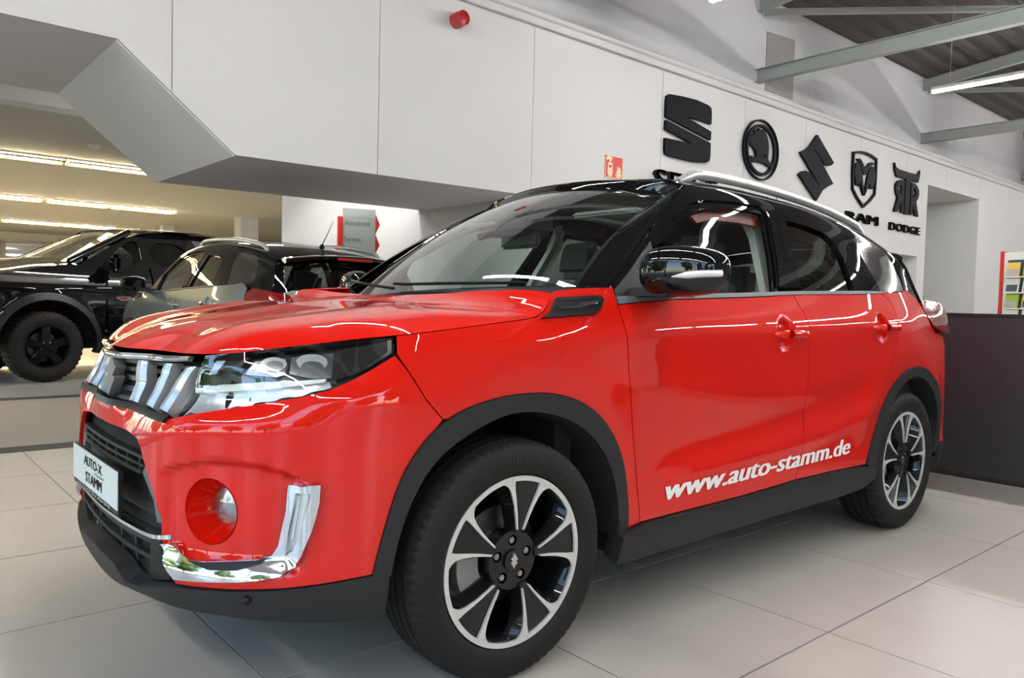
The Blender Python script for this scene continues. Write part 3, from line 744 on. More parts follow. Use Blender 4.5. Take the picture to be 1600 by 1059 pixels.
    # ---- headlamps
    HL = [(.46, .745), (.478, .80), (.508, .896), (.60, .905), (.682, .911), (.817, .927), (.937, .941), (1.066, .955), (1.063, .914), (1.009, .883), (.956, .855), (.898, .831), (.822, .812), (.741, .797), (.653, .782), (.563, .766)]
    for mi_ in (False, True):
        hl = panel('headlamp', HL, sh, 'lamp_dark', root, -.030, h=.03, mirror=mi_, thick=.03); hl['label'] = 'headlamp with two chrome reflectors behind clear glass'
        def sub(nm, poly, m, off, h=.02, th=.02, fn=None): return panel(nm, poly, sh, m, hl, off, h=h, gap=0, mirror=mi_, thick=th, offf=fn)
        sub('lower_reflector', [(.468, .76), (.485, .818), (.642, .834), (.78, .849), (.895, .852), (.90, .838), (.83, .817), (.741, .801), (.653, .787), (.563, .770)], 'lamp_silver', -.018, fn=lambda u, v: .006*np.sin(u*90))
        sub('light_strip', [(.480, .812), (.487, .802), (.739, .824), (.885, .845), (.889, .853), (.78, .843), (.642, .828)], 'lamp_white', -.004)
        for c0, poly in ((.745, [(.666, .897), (.776, .908), (.782, .868), (.757, .858), (.652, .860)]), (.850, [(.793, .910), (.905, .922), (.900, .862), (.859, .858), (.792, .868)])):
            sub('lamp_housing', poly, 'satin_metal', -.022)
            bw = [(c0+.040*math.cos(2*PI*i/20), .889+(c0-.745)*.08+.017*math.sin(2*PI*i/20)) for i in range(20)]
            sub('reflector_bowl', bw, 'lamp_silver', -.012, h=.008, fn=lambda u, v, c0=c0: -.022*np.clip(1-((u-c0)/.04)**2-((v-.889)/.018)**2, 0, 1))
        sub('divider', [(.606, .86), (.646, .898), (.665, .899), (.625, .859)], 'dark_plastic', -.008)
        sub('inner_bar', [(.539, .885), (.575, .888), (.551, .852), (.518, .848)], 'satin_metal', -.012)
        sub('corner_wedge', [(.928, .925), (1.052, .946), (1.050, .917), (.976, .874), (.912, .853)], 'dark_plastic', -.010, th=.02)
        sub('chrome_edge', [(1.045, .946), (1.056, .948), (1.054, .915), (.990, .877), (.985, .881), (1.044, .918)], 'chrome', -.004)
        panel('lens', HL, sh, 'lens_glass', hl, .002, h=.02, mirror=mi_, thick=.02, gap=.003, offf=lambda u, v: .006*np.sin(np.clip((u-.46)/.6, 0, 1)*PI))
    # ---- fender vent
    vt = [(1.512, 1.004), (1.545, 1.018), (1.586, 1.062), (1.760, 1.073), (1.772, 1.062), (1.745, 1.031), (1.715, 1.017)]
    for mi_ in (False, True):
        v_ = panel('fender_vent', vt, sh, 'dark_plastic', root, .010, h=.02, gap=0, mirror=mi_, thick=.02)
        panel('vent_blade', [(1.57, 1.031), (1.65, 1.038), (1.67, 1.048), (1.745, 1.056), (1.742, 1.046), (1.69, 1.040), (1.66, 1.031), (1.58, 1.026)], sh, 'chrome', v_, .016, h=.02, gap=0, mirror=mi_)
        panel('vent_mesh', [(1.60, 1.050), (1.735, 1.060), (1.74, 1.063), (1.61, 1.055)], sh, 'gap_black', v_, .0115, h=.02, gap=0, mirror=mi_)
    # ---- belt line, glass area
    bl = [(1.835, 1.050), (1.938, 1.060), (2.078, 1.071), (2.331, 1.081), (2.628, 1.093), (2.908, 1.108), (3.497, 1.127), (3.665, 1.136), (3.70, 1.142), (3.50, 1.143), (2.908, 1.123), (2.64, 1.111), (2.34, 1.098), (2.078, 1.088), (1.835, 1.075)]
    PN('belt_moulding', bl, sh, 'grey_plastic', .004, h=.02, gap=.001)
    g_ = lambda u, v: green(u, v)
    # A pillar
    ca = spl([0, .25, .5, .75, 1], [(.412, .070), (.560, .170), (.735, .290), (.900, .385), (1.060, .462)])
    def apil(t, w):
        t = np.atleast_1d(t); w = np.atleast_1d(w); A = wind(np.ones_like(t)*.985, t); e = ca(t); B = green(e[:, 0], e[:, 1]+.004)
        W_ = w[:, None]; P = A*(1-W_)+B*W_; b = 4*w*(1-w); P[:, 1] -= .016*b; P[:, 2] += .010*b; return P
    for mi_ in (False, True): gridmesh('windscreen_pillar', apil, np.linspace(0, 1, 24), np.linspace(0, 1, 9), 'black_paint', root, mirror=mi_, flip=True, auto=80)
    frame1 = [(.412, .070), (.560, .172), (.735, .292), (.900, .387), (1.060, .462), (1.117, .468), (1.3, .474), (1.60, .478), (1.658, .474), (1.584, .341), (1.540, .217), (1.488, .094), (1.382, .092)]+[(1.380, .094), (1.439, .21), (1.5, .333), (1.522, .385), (1.500, .403), (1.333, .402), (1.108, .394), (1.012, .378), (.893, .336), (.775, .274), (.701, .236), (.683, .178), (.676, .055), (.44, .015)]
    gl1 = [(1.380, .06), (1.445, .21), (1.506, .333), (1.528, .387), (1.503, .409), (1.333, .408), (1.105, .400), (1.008, .384), (.889, .342), (.771, .280), (.695, .240), (.677, .178), (.670, .05)]
    frame2 = [(1.488, .094), (1.540, .217), (1.584, .341), (1.658, .474), (1.9, .474), (2.13, .466), (2.211, .455), (2.205, .32), (2.229, .204), (2.235, .10), (2.048, .10)]+[(2.044, .118), (2.050, .188), (2.059, .259), (2.034, .311), (1.979, .343), (1.827, .359), (1.662, .361), (1.603, .221), (1.562, .097)]
    gl2 = [(1.553, .06), (1.598, .221), (1.657, .366), (1.827, .365), (1.981, .349), (2.038, .315), (2.065, .259), (2.056, .188), (2.050, .09)]
    qout = [(2.235, .10), (2.229, .204), (2.205, .32), (2.211, .455), (2.4, .464), (2.6, .458), (2.80, .448), (2.90, .45), (2.965, .36), (3.00, .25), (3.02, .15), (3.03, .07), (2.8, .07)]
    qgl = [(2.354, .116), (2.31, .213), (2.273, .321), (2.310, .425), (2.45, .440), (2.58, .430), (2.68, .385), (2.725, .301), (2.745, .226), (2.72, .158)]
    for mi_ in (False, True):
        f1 = panel('window_frame', frame1, g_, 'black_paint', fd[int(mi_)], .0, h=.022, gap=.0015, thick=.03, mirror=mi_)
        panel('window_glass', gl1, g_, 'clear_glass', fd[int(mi_)], -.014, h=.05, gap=0, mirror=mi_, edge=False)
        panel('window_seal', [(.701, .236), (.775, .274), (.893, .336), (1.012, .378), (1.108, .394), (1.333, .402), (1.500, .403), (1.522, .385), (1.5, .333), (1.439, .21), (1.374, .081), (1.350, .081), (1.415, .21), (1.475, .333), (1.490, .375), (1.333, .378), (1.12, .372), (1.02, .357), (.90, .316), (.79, .256), (.72, .222)], g_, 'black_paint', fd[int(mi_)], -.008, h=.03, gap=0, mirror=mi_)
        panel('inner_door_frame', [(1.03, .350), (1.12, .368), (1.333, .374), (1.49, .372), (1.470, .335), (1.333, .340), (1.13, .338), (1.05, .325)], g_, 'red_inner', root, -.032, h=.04, gap=0, mirror=mi_)
        panel('corner_panel', [(.437, .026), (.445, .070), (.512, .118), (.623, .198), (.690, .240), (.683, .178), (.676, .063), (.66, .02)], g_, 'black_plastic', root, .006, h=.02, gap=.001, thick=.02, mirror=mi_)
        panel('window_frame', frame2, g_, 'black_paint', rd[int(mi_)], .0, h=.022, gap=.0015, thick=.03, mirror=mi_)
        panel('window_glass', gl2, g_, 'privacy_glass', rd[int(mi_)], -.014, h=.05, gap=0, mirror=mi_, edge=False)
        panel('inner_door_frame', [(1.665, .335), (1.827, .335), (1.965, .320), (2.010, .292), (2.030, .25), (2.020, .19), (2.0, .19), (2.0, .24), (1.985, .275), (1.95, .295), (1.82, .308), (1.68, .310)], g_, 'red_inner', root, -.032, h=.04, gap=0, mirror=mi_)
        panel('door_pillar_cover', [(1.392, .094), (1.459, .212), (1.516, .334), (1.545, .39), (1.60, .40), (1.575, .341), (1.531, .217), (1.486, .096)], g_, 'black_paint', fd[int(mi_)], .004, h=.02, gap=0, mirror=mi_)
        panel('rear_pillar', qout, g_, 'black_paint', root, .0, h=.025, gap=.0015, mirror=mi_, holes=[qgl])
        panel('quarter_glass', qgl, g_, 'smoke_glass', root, -.002, h=.03, gap=0, mirror=mi_)
    # ---- roof, windscreen, rear
    rp = [(1.045, .462), (1.117, .472), (1.3, .478), (1.60, .482), (1.9, .478), (2.13, .470), (2.4, .468), (2.6, .462), (2.80, .452), (2.90, .452)]
    hd = [(1.045, .470), (1.035, .56), (1.005, .66), (.975, .83), (.955, 1.00)]
    rpoly = rp+[(2.92, .62), (2.94, .83), (2.95, 1.08), (2.94, 1.33), (2.92, 1.54)]+[(x, 2.16-v) for x, v in reversed(rp)]+[(x, 2.16-v) for x, v in hd[:]]+[(.95, 1.08)]+hd[::-1]
    rf = panel('roof', rpoly, roof_fn, 'black_paint', root, 0, h=.04, gap=0)
    wp = [(u, v) for u in (0,) for v in (0,)]
    us_ = np.linspace(-1, 1, 41); vv_ = np.linspace(0, 1, 21)
    gridmesh('windscreen', lambda u, v: wind(u, v), us_*.985, vv_, 'windscreen_glass', root, flip=False, auto=80)
    def wstrip(name, f0, f1, m, off):   # black ceramic border just inside the glass
        def fn(t, w):
            A = f0(t); B = f1(t); P = A*(1-w[:, None])+B*w[:, None]; return P+np.array([.012, 0, -.012])*off
        gridmesh(name, fn, np.linspace(0, 1, 31), np.linspace(0, 1, 3), m, root, auto=80)
    wstrip('windscreen_border', lambda t: wind(2*t-1, 0*t), lambda t: wind((2*t-1)*.97, 0*t+.035), 'gap_black', 1)
    wstrip('windscreen_border', lambda t: wind(2*t-1, 0*t+1), lambda t: wind((2*t-1)*.95, 0*t+.94), 'gap_black', 1)
    for sg in (-1, 1): wstrip('windscreen_border', lambda t, sg=sg: wind(sg+0*t, t), lambda t, sg=sg: wind(.945*sg+0*t, t), 'gap_black', 1)
    def hdr(t, w):
        A = wind(2*t-1, 0*t+1); A = wind((2*t-1)*.985, 0*t+1)
        ww = np.interp(np.abs(2*t-1), [0, .25, .5, .85, 1], [1.08, .83, .71, .55, .465]); xx = np.interp(ww, [.462, .56, .66, .83, 1.08], [1.05, 1.04, 1.01, .98, .955])
        Bq = green(xx, ww); Bq[:, 1] *= np.where(2*t-1 < 0, -1, 1); P = A*(1-w[:, None])+Bq*w[:, None]; P[:, 2] += .004*4*w*(1-w); return P
    gridmesh('roof_header', hdr, np.linspace(0, 1, 41), np.linspace(0, 1, 5), 'black_paint', root, auto=80)
    def cowl(t, w):
        A = hood(np.ones_like(t)*.985, (2*t-1)*1.0); A[:, 2] -= .012; B = wind(2*t-1, 0*t+.01); B[:, 2] -= .004; P = A*(1-w[:, None])+B*w[:, None]; P[:, 2] -= .02*4*w*(1-w); return P
    gridmesh('cowl_panel', cowl, np.linspace(0, 1, 41), np.linspace(0, 1, 5), 'dark_plastic', root, auto=60)
    # small body filler between cowl corner and corner panel
    rg_ = [( .90, .20), (.92, .82), (.80, .90), (0, .92)]; rgp = [(-u, w) for u, w in rg_[::1]]
    rear_poly = [(-1, 0), (1, 0), (1, 1), (-1, 1)]; rgl = [(-.86, .10), (.86, .10), (.90, .30), (.90, .78), (.80, .86), (-.80, .86), (-.90, .78), (-.90, .30)]
    panel('tailgate_frame', rear_poly, hatch, 'black_paint', tg, 0, h=.07, gap=0, holes=[rgl])
    panel('rear_glass', rgl, hatch, 'privacy_glass', tg, -.002, h=.07, gap=0, edge=False)
    P0_ = hatch(np.linspace(-.97, .97, 25), np.ones(25)*.98)
    V = np.vstack([P0_+[-.06, 0, .012], P0_+[.05, 0, .022], P0_+[.13, 0, .008], P0_+[.125, 0, -.018], P0_+[.02, 0, -.045]]); n = 25
    Fc = [(r*n+i, r*n+i+1, (r+1)*n+i+1, (r+1)*n+i) for r in range(4) for i in range(n-1)]+[tuple(r*n for r in range(5)), tuple(r*n+n-1 for r in range(5))]
    bm = bmesh.new(); vv = [bm.verts.new(p) for p in V]; [bm.faces.new([vv[i] for i in f]) for f in Fc]
    sp = from_bm('roof_spoiler', bm, 'black_paint', root, 45)
    c = P0_[12]; box('brake_light', (c[0]+.118, -.17, c[2]-.030), (c[0]+.135, .17, c[2]-.004), 'tail_red', sp, .003)
    # roof rails
    for sg in (1, -1):
        pts = []; rad = []
        for t in np.linspace(0, 1, 34):
            x = 1.10+t*1.54; q = green(x, .525)[0]
            lift = .034*min(1, t/.07)*min(1, (1-t)/.06)
            pts.append((x, q[1]*sg, q[2]+lift-.004)); rad.append(.020*(1 if .02 < t < .98 else .6))
        tube('roof_rail', pts, .017, 'rail_silver', root, 12, rad)
    sun = [(1.12, .72), (1.09, 1.08), (1.12, 1.44), (1.75, 1.44), (1.75, .72)]
    panel('sunroof', sun, roof_fn, 'smoke_glass', root, .006, h=.05, gap=0)
    q = green(2.55, 1.08)[0]
    an = lathe('antenna_base', [(.0, .03), (.012, .028), (.022, .012), (.028, 0)], 'dark_plastic', root, 16, 'Z'); an.location = (q[0], 0, q[2]-.002)
    a2 = tube('antenna_rod', [(0, 0, .02), (.10, 0, .12), (.20, 0, .225)], .0035, 'dark_plastic', an, 6, [.005, .004, .002])
    # wipers
    for y0, y1 in ((-.58, .05), (.02, .60)):
        P = wind(np.abs(np.linspace(y0, y1, 9))/.735, np.linspace(.005, .035, 9)); P[:, 1] = np.linspace(y0, y1, 9); 
        tube('wiper', [tuple(p+np.array([-.018, 0, .012])) for p in P], .006, 'dark_plastic', root, 6)
    # ---- door handles
    for sc, zc, dp in ((2.797, .956, fd), (3.593, .981, rd)):
        for sg in (1, -1):
            bm = bmesh.new(); n = 14; rows = []
            for i in range(n+1):
                t = i/n; s = sc-.108+.216*t; p = shell(s, zc)[0]; nn = fnorm(sh, np.array([s]), np.array([zc]), 1)[0]
                of = .044*(1-abs(2*t-1)**6)+.026*float(sst(1.05, .55, abs(s-(sc-.022 if sc < 3 else sc-.013))/.062)); hh_ = .020*max(.25, (1-abs(2*t-1)**5)**.5)
                r = [p+nn*(of-.015)+np.array([0, 0, hh_*.8]), p+nn*of+np.array([0, 0, hh_*.7]), p+nn*(of+.008), p+nn*of+np.array([0, 0, -hh_*.7]), p+nn*(of-.015)+np.array([0, 0, -hh_*.8])]
                rows.append([bm.verts.new(Vector(q*[1, sg, 1])) for q in r])
            for i in range(n):
                for j in range(5): bm.faces.new([rows[i][j], rows[i+1][j], rows[i+1][(j+1) % 5], rows[i][(j+1) % 5]])
            bm.faces.new(rows[0]); bm.faces.new(rows[-1])
            from_bm('door_handle', bm, 'red_paint', dp[0 if sg > 0 else 1], 60)
    # ---- mirrors
    for sg in (1, -1):
        MZ = MZ0 if sg > 0 else MZ0-.045
        bm = bmesh.new(); bmesh.ops.create_uvsphere(bm, u_segments=36, v_segments=20, radius=1)
        for v in bm.verts:
            x, y, z = v.co; ex = .72
            f = lambda a, e: math.copysign(abs(a)**e, a)
            x, y, z = f(x, .75), f(y, .62), f(z, .66)
            # x: fore-aft (front = -x), y: inboard(+)/outboard(-)
            tz = 1-.16*max(0, -y); back = 1 if x < 0 else .35
            v.co = (MX+x*.085*back+.035*(-y), MY+y*.128, MZ+z*.078*tz-.012*(-y)*0+.01*y*0)
        for v in bm.verts: v.co.y *= sg
        mi = from_bm('wing_mirror', bm, 'black_paint', root, 80); mi['label'] = 'gloss black wing mirror housing' 
        pts = []
        for t in np.linspace(0, 1, 12):
            y = -.01-.115*t; pts.append((MX-.088+.035*(-y/.128)+.080*max(0, t-.45)**2*2.2, (MY+y)*sg, MZ-.020+.012*t))
        tube('indicator_strip', pts, .009, 'indicator_white', mi, 8, [.002+.009*min(1, t*2.5) for t in np.linspace(0, 1, 12)])
        bm = bmesh.new(); rows = []
        for t, w_, h_ in ((0, .10, .020), (.5, .085, .018), (1, .07, .030)):
            y = (-.80)*(1-t)+(MY+.02)*t; z = 1.085*(1-t)+(MZ-.060)*t; x = .60*(1-t)+(MX+.0)*t
            rows.append([bm.verts.new((x+a*w_, y*sg, z+b*h_)) for a, b in ((-1, -.6), (-.8, 1), (.8, 1), (1, -.6))])
        for i in range(2):
            for j in range(4): bm.faces.new([rows[i][j], rows[i][(j+1) % 4], rows[i+1][(j+1) % 4], rows[i+1][j]])
        bm.faces.new(rows[0]); bm.faces.new(rows[2][::-1])
        from_bm('mirror_foot', bm, 'black_plastic', mi, 30)
        box('mirror_glass', (MX+.022, MY*sg-.080, MZ-.042), (MX+.034, MY*sg+.080, MZ+.042), 'smoke_glass', mi, .01)
    # ---- number plate
    px0 = -.841
    np_ = box('number_plate', (px0-.006, -.262, .456), (px0+.006, .262, .580), 'dark_plastic', root, .003); np_['label'] = 'grey-white dealer plate in a black holder'
    box('plate_face', (px0-.009, -.258, .474), (px0-.005, .258, .578), 'plate_white', np_, .001)
    def flat_text(s, y0, y1, z, hgt, m, parent, bold=.0, x=px0-.0102, zsc=1):
        V, Fc = text_mesh(s, 1, 0, 0, 1, 2, strike=bold); w = V[:, 0].max()-V[:, 0].min(); hh_ = V[:, 1].max()-V[:, 1].min()
        VV = [(x, y0+(v[0]-V[:, 0].min())/w*(y1-y0), z+(v[1]-V[:, 1].min())/hh_*hgt) for v in V]
        return newmesh('lettering', VV, Fc, m, parent)
    flat_text('AUTO-X', .11, -.10, .538, .028, 'plate_ink', np_, .03)
    flat_text('GmbH', -.02, -.12, .526, .008, 'plate_ink', np_)
    flat_text('STAMM', .09, -.10, .490, .030, 'plate_ink', np_, .03)
    flat_text('AUTO STAMM', .22, -.17, .460, .010, 'white_letter', np_, .04, x=px0-.0068)
    # ---- interior
    it = 'seat_fabric'
    box('cabin_floor', (.3, -.72, .34), (2.9, .72, .38), 'dash_dark', root)
    def dash(t, w):
        y = -.70+1.40*t; P = np.column_stack([np.interp(w, [0, .35, .7, 1], [.34, .55, .66, .62])-.08*(y/.7)**2*(1-w), y, np.interp(w, [0, .35, .7, 1], [1.06, 1.075, 1.045, .62])+.012*np.exp(-((y+.37)/.17)**2)*np.exp(-((w-.45)/.25)**2)]); return P
    gridmesh('dashboard', dash, np.linspace(0, 1, 30), np.linspace(0, 1, 14), 'dash_dark', root, auto=50)
    stw = empty('steering_wheel', (.80, -.37, .93), parent=root); stw.rotation_euler = (0, math.radians(-25), 0)
    tube('wheel_rim', [(0, .185*math.cos(a), .185*math.sin(a)) for a in np.linspace(0, 2*PI, 41)[:-1]], .014, 'dash_dark', stw, 8, closed=True)
    box('wheel_hub', (-.02, -.075, -.06), (.03, .075, .05), 'dash_dark', stw, .012); box('wheel_spoke', (-.008, -.18, -.02), (.008, .18, .01), 'dash_dark', stw, .004)
    def seat(x, y, w=.50, n='front_seat'):
        s = empty(n, (x, y, .38), parent=root)
        box('seat_cushion', (-.05, -w/2, 0), (.50, w/2, .22), it, s, .05)
        bm = bmesh.new(); addbox(bm, (-.07, -w/2, 0), (.07, w/2, .62), .045); bmesh.ops.rotate(bm, verts=bm.verts, matrix=Matrix.Rotation(math.radians(18), 3, 'Y'), cent=(0, 0, 0)); bmesh.ops.translate(bm, verts=bm.verts, vec=(.46, 0, .18)); from_bm('backrest', bm, it, s, 50)
        bm = bmesh.new(); addbox(bm, (-.05, -.13, 0), (.05, .13, .19), .04); bmesh.ops.rotate(bm, verts=bm.verts, matrix=Matrix.Rotation(math.radians(12), 3, 'Y'), cent=(0, 0, 0)); bmesh.ops.translate(bm, verts=bm.verts, vec=(.655, 0, .80)); from_bm('headrest', bm, it, s, 50)
    seat(.80, -.36); seat(.80, .36)
    rs = empty('rear_seat', (1.65, 0, .38), parent=root)
    box('seat_cushion', (0, -.64, 0), (.5, .64, .20), it, rs, .05)
    bm = bmesh.new(); addbox(bm, (-.07, -.64, 0), (.07, .64, .62), .04); bmesh.ops.rotate(bm, verts=bm.verts, matrix=Matrix.Rotation(math.radians(20), 3, 'Y'), cent=(0, 0, 0)); bmesh.ops.translate(bm, verts=bm.verts, vec=(.48, 0, .16)); from_bm('backrest', bm, it, rs, 50)
    for y in (-.38, 0, .38): box('headrest', (.62, y-.12, .72), (.72, y+.12, .90), it, rs, .035)
    # pillars and headliner inside
    for mi_ in (False, True):
        panel('inner_pillar_trim', [(1.40, .02), (1.455, .20), (1.50, .32), (1.50, .40), (1.47, .44), (1.54, .44), (1.575, .33), (1.53, .2), (1.48, .02)], g_, 'trim_grey', root, -.075, h=.05, gap=0, mirror=mi_, thick=.03)
        def belt_(t, w): return green(1.52-.02*t+0*w, .40-.40*t)+np.array([0, .085, 0])+np.column_stack([(w-.5)*.045, 0*w, 0*w])
        gridmesh('seat_belt', belt_, np.linspace(0, 1, 8), np.array([0, 1.]), 'trim_grey', root, mirror=mi_)
        def ap_in(t, w): A = wind(np.ones_like(t)*.96, t); return A+np.array([.035, .0, -.03])+np.column_stack([w*.07, -w*.02+0*t, 0*w])
        gridmesh('pillar_trim', ap_in, np.linspace(.02, .98, 10), np.linspace(0, 1, 3), 'trim_grey', root, mirror=mi_, auto=60)
        box('door_trim', (.5, (-.79 if not mi_ else .73), .45), (1.42, (-.73 if not mi_ else .79), 1.06), 'dash_dark', root, .02)
        box('door_trim', (1.5, (-.79 if not mi_ else .73), .45), (2.15, (-.73 if not mi_ else .79), 1.08), 'dash_dark', root, .02)
        box('luggage_trim', (2.2, (-.76 if not mi_ else .66), .45), (2.95, (-.66 if not mi_ else .76), 1.08), 'dash_dark', root, .02)
    hl_ = [(1.10, .50), (1.02, .83), (1.0, 1.08), (1.02, 1.33), (1.10, 1.66), (2.85, 1.66), (2.85, .50)]
    panel('headliner', hl_, roof_fn, 'headliner', root, -.035, h=.08, gap=0, edge=False)
    mr = box('rear_view_mirror', (.74, -.12, 1.275), (.77, .12, 1.345), 'dash_dark', root, .012)
    box('sensor_housing', (.68, -.10, 1.33), (.86, .10, 1.43), 'dash_dark', root, .02)
    for y in (-.36, .36): box('sun_visor', (.86, y-.17, 1.40), (1.02, y+.17, 1.42), 'headliner', root, .008)
    # ---- lettering on the doors
    # ---- wheels
    w0 = make_wheel(root); w0.location = (.014, -.770, .335); w0.rotation_euler = (0, math.radians(0), math.radians(-1.5))
    for x, y, rz in ((2.503, -.770, 0), (.014, .770, PI), (2.503, .770, PI)):
        w = copy_tree(w0, root); w.location = (x, y, .335); w.rotation_euler = (0, 0, rz)
        if x > 1 and y < 0: w.rotation_euler = (0, math.radians(-10), 0)
    return root
MX, MY, MZ0 = .555, -1.00, 1.156
def project_text(s, s0, s1, zb0, zb1, hgt, name, m, parent, off=.0025, bold=.02, shear=.2, ymax=None):
    V, Fc = text_mesh(s, 1, 0.0, shear, 1.0, 3, strike=bold)
    x0, x1 = V[:, 0].min(), V[:, 0].max()
    # cut the glyph faces finer so that they follow the body
    S_ = s0+(V[:, 0]-x0)/(x1-x0)*(s1-s0); Z_ = zb0+(S_-s0)/(s1-s0)*(zb1-zb0)+V[:, 1]*hgt
    P = shell(S_, Z_, off); N = fnorm(lambda a, b: shell(a, b), S_, Z_, 1)
    Ft = []
    for f in Fc:
        a, b, c = (P[f[0]], P[f[1]], P[f[2]])
        Ft.append(f if np.cross(b-a, c-a).dot(N[f[0]]) > 0 else f[::-1])
    return newmesh(name, P, Ft, m, parent, True, N)
# ------------------------------------------------------------------ the hall
YW = 3.7
fxz = lambda y0: (lambda x, z, d: (x, y0-d, z))          # wall frame: drawn in x,z, depth towards the hall
S = lambda o, **k: tag(o, kind='structure', **k)
floor = S(box('floor', (-6.8, -12, -.12), (30, 27, -.007), 'grout'))
def tile_mesh(T=.7745, bv=.0015):
    bm = bmesh.new(); addbox(bm, (-T/2, -T/2, -.02), (T/2, T/2, 0), 0)
    return bm
t0 = from_bm('floor_tile', tile_mesh(), 'tile_floor', floor, None); tme = t0.data; first = True
KX = lambda k: -.52+.78*(k+.5); KY = lambda k: -1.25+.781*(k+.5)
cm = np.array([[*R2], [*U2], [*F]]); cp = np.array([-1.3808, -2.4522, 1.0422])
far = bmesh.new(); cnt = 0
for i in range(-15, 39):
    for j in range(-14, 36):
        x, y = KX(i), KY(j)
        if y > 6.45 or (y < 3.4) or x > 3.2:
            near = -1.8 < x < 8 and -3 < y < 3.8
            ok = False
            if near:
                for dx in (-.39, 0, .39):
                    for dy in (-.39, 0, .39):
                        q = cm@(np.array([x+dx, y+dy, 0])-cp)
                        if q[2] > .3 and abs(q[0]/q[2]*1212) < 815 and abs(q[1]/q[2]*1212) < 545: ok = True
            if ok and cnt < 290:
                if first: o = t0; first = False
                else: o = bpy.data.objects.new('floor_tile', tme); COL.objects.link(o); o.parent = floor
                o.location = (x, y, 0); o.rotation_euler = (0, 0, random.choice([0, PI/2, PI, -PI/2])); cnt += 1
            elif -6.4 < x < 30 and y < 26.5: addbox(far, (x-.3875, y-.3875, -.02), (x+.3875, y+.3875, 0))
o = from_bm('distant_tiles', far, 'tile_floor', floor, None); o['kind'] = 'stuff'
cpt = box('carpet', (-6.2, 3.69, -.02), (2.9, 6.32, -.0005), 'carpet_grey', None, .002)
tag(cpt, 'flat grey-brown carpet runner on the floor behind the red car', 'carpet')

# fascia with the angled underside on the left, wall on the right
body_poly = [(-6.5, 2.87), (.105, 2.87), (.960, 2.168), (4.13, 2.195), (4.13, 4.02), (-6.5, 4.02)]
w = S(plate('wall_back', body_poly, fxz(YW+.02), -2.05, 0, 'soffit_grey'))
w['label'] = 'white showroom wall with an angled cut-out over the rear bay'
edges = [-6.5, -4.9, -3.1, -1.31, .477, 2.25, 4.10, 6.22, 8.0, 9.62, 11.4, 13.2, 15.0, 16.8, 18.6, 20.4, 22.2, 24, 26, 28, 29.9]
def low(x): return 2.87 if x <= .105 else (2.87+(x-.105)/(.960-.105)*(2.168-2.87) if x < .96 else 2.168+(x-.96)*.0085)
for a, b in zip(edges[:-1], edges[1:]):
    a += .004; b -= .004
    if b < 4.12:
        pts = [(a, low(a))]+[(q, low(q)) for q in (.105, .96) if a < q < b]+[(b, low(b)), (b, 3.95), (a, 3.95)]; hs = []
        o = plate('wall_panel', pts, fxz(YW+.02), 0, .02, 'wall_white', w)
    else:
        pts = [(a, 0)]
        for x0, x1, z1 in ((11.9, 13.80, 2.13), (14.14, 16.76, 3.50)):
            q0, q1 = max(a, x0), min(b, x1)
            if q1 > q0: pts += ([(q0, 0)] if q0 > a+.01 else []) + [(q0, z1), (q1, z1)] + ([(q1, 0)] if q1 < b-.01 else [])
        pts += [(b, 0)] if pts[-1] != (b, 0) else []
        if pts[0] == (a, 0) and len(pts) > 2 and abs(pts[1][0]-a) < .011 and pts[1][1] > 0: pts = pts[1:]
        pts2 = [p for p in pts if True]
        if abs(pts2[-1][0]-b) > .01: pts2.append((b, 0))
        if pts2[-1][1] == 0 and abs(pts2[-2][0]-b) < .011 and pts2[-2][1] > 0: pts2 = pts2[:-1]
        pts2 += [(b, 3.95), (a, 3.95)]
        o = plate('wall_panel', pts2, fxz(YW+.02), 0, .02, 'wall_white', w)
def wbox(nm, lo, hi, m='wall_white', par=None, bev=0):
    return box(nm, lo, hi, m, par, bev)
for lo, hi in (((4.13, 3.72, 0), (11.9, 4.3, 4.02)), ((11.9, 3.72, 2.13), (13.8, 4.3, 4.02)), ((13.8, 3.72, 0), (14.14, 4.3, 4.02)), ((14.14, 3.72, 3.5), (16.76, 5.2, 4.02)), ((16.76, 3.72, 0), (30, 5.2, 4.02)), ((11.9, 4.3, 0), (14.14, 4.36, 2.3)), ((14.14, 5.2, 0), (16.76, 5.3, 4.0)), ((13.95, 4.3, 0), (14.14, 5.3, 4.0))):
    wbox('wall_mass', lo, hi, 'wall_white', w)
# sloped and level faces of the cut-out
plate('sloping_face', [(0, 0), (1.117, 0), (1.117, 2.05), (0, 2.05)], lambda a, b, d: (.105+a*(.855/1.117)-.628*d, YW+.02+b, 2.87-a*(.702/1.117)-.765*d), .0, .012, 'beam_white', w)
S(box('trim_1', (-6.5, YW-.05, 3.95), (29.9, YW+.06, 3.985), 'wall_white', None, .006))
S(box('trim_2', (-6.5, YW-.035, 4.045), (29.9, YW+.08, 4.10), 'wall_white', None, .01))
box('trim_base', (-6.5, YW-.01, 3.985), (29.9, YW+.08, 4.045), 'wall_white', w)
# upper wall above the ledge
up = S(box('wall_upper', (-6.5, 4.3, 4.0), (30, 4.6, 7.2), 'wall_upper'))
box('ledge', (-6.5, 3.74, 4.0), (30, 4.3, 4.06), 'wall_upper', up)
plate('shadow_patch', [(9.42, 4.45), (10.23, 4.45), (10.23, 5.40), (9.42, 5.34)], fxz(4.3), 0, .012, 'patch_grey', up)  # shadow rectangle on the wall, painted as a thin grey plate
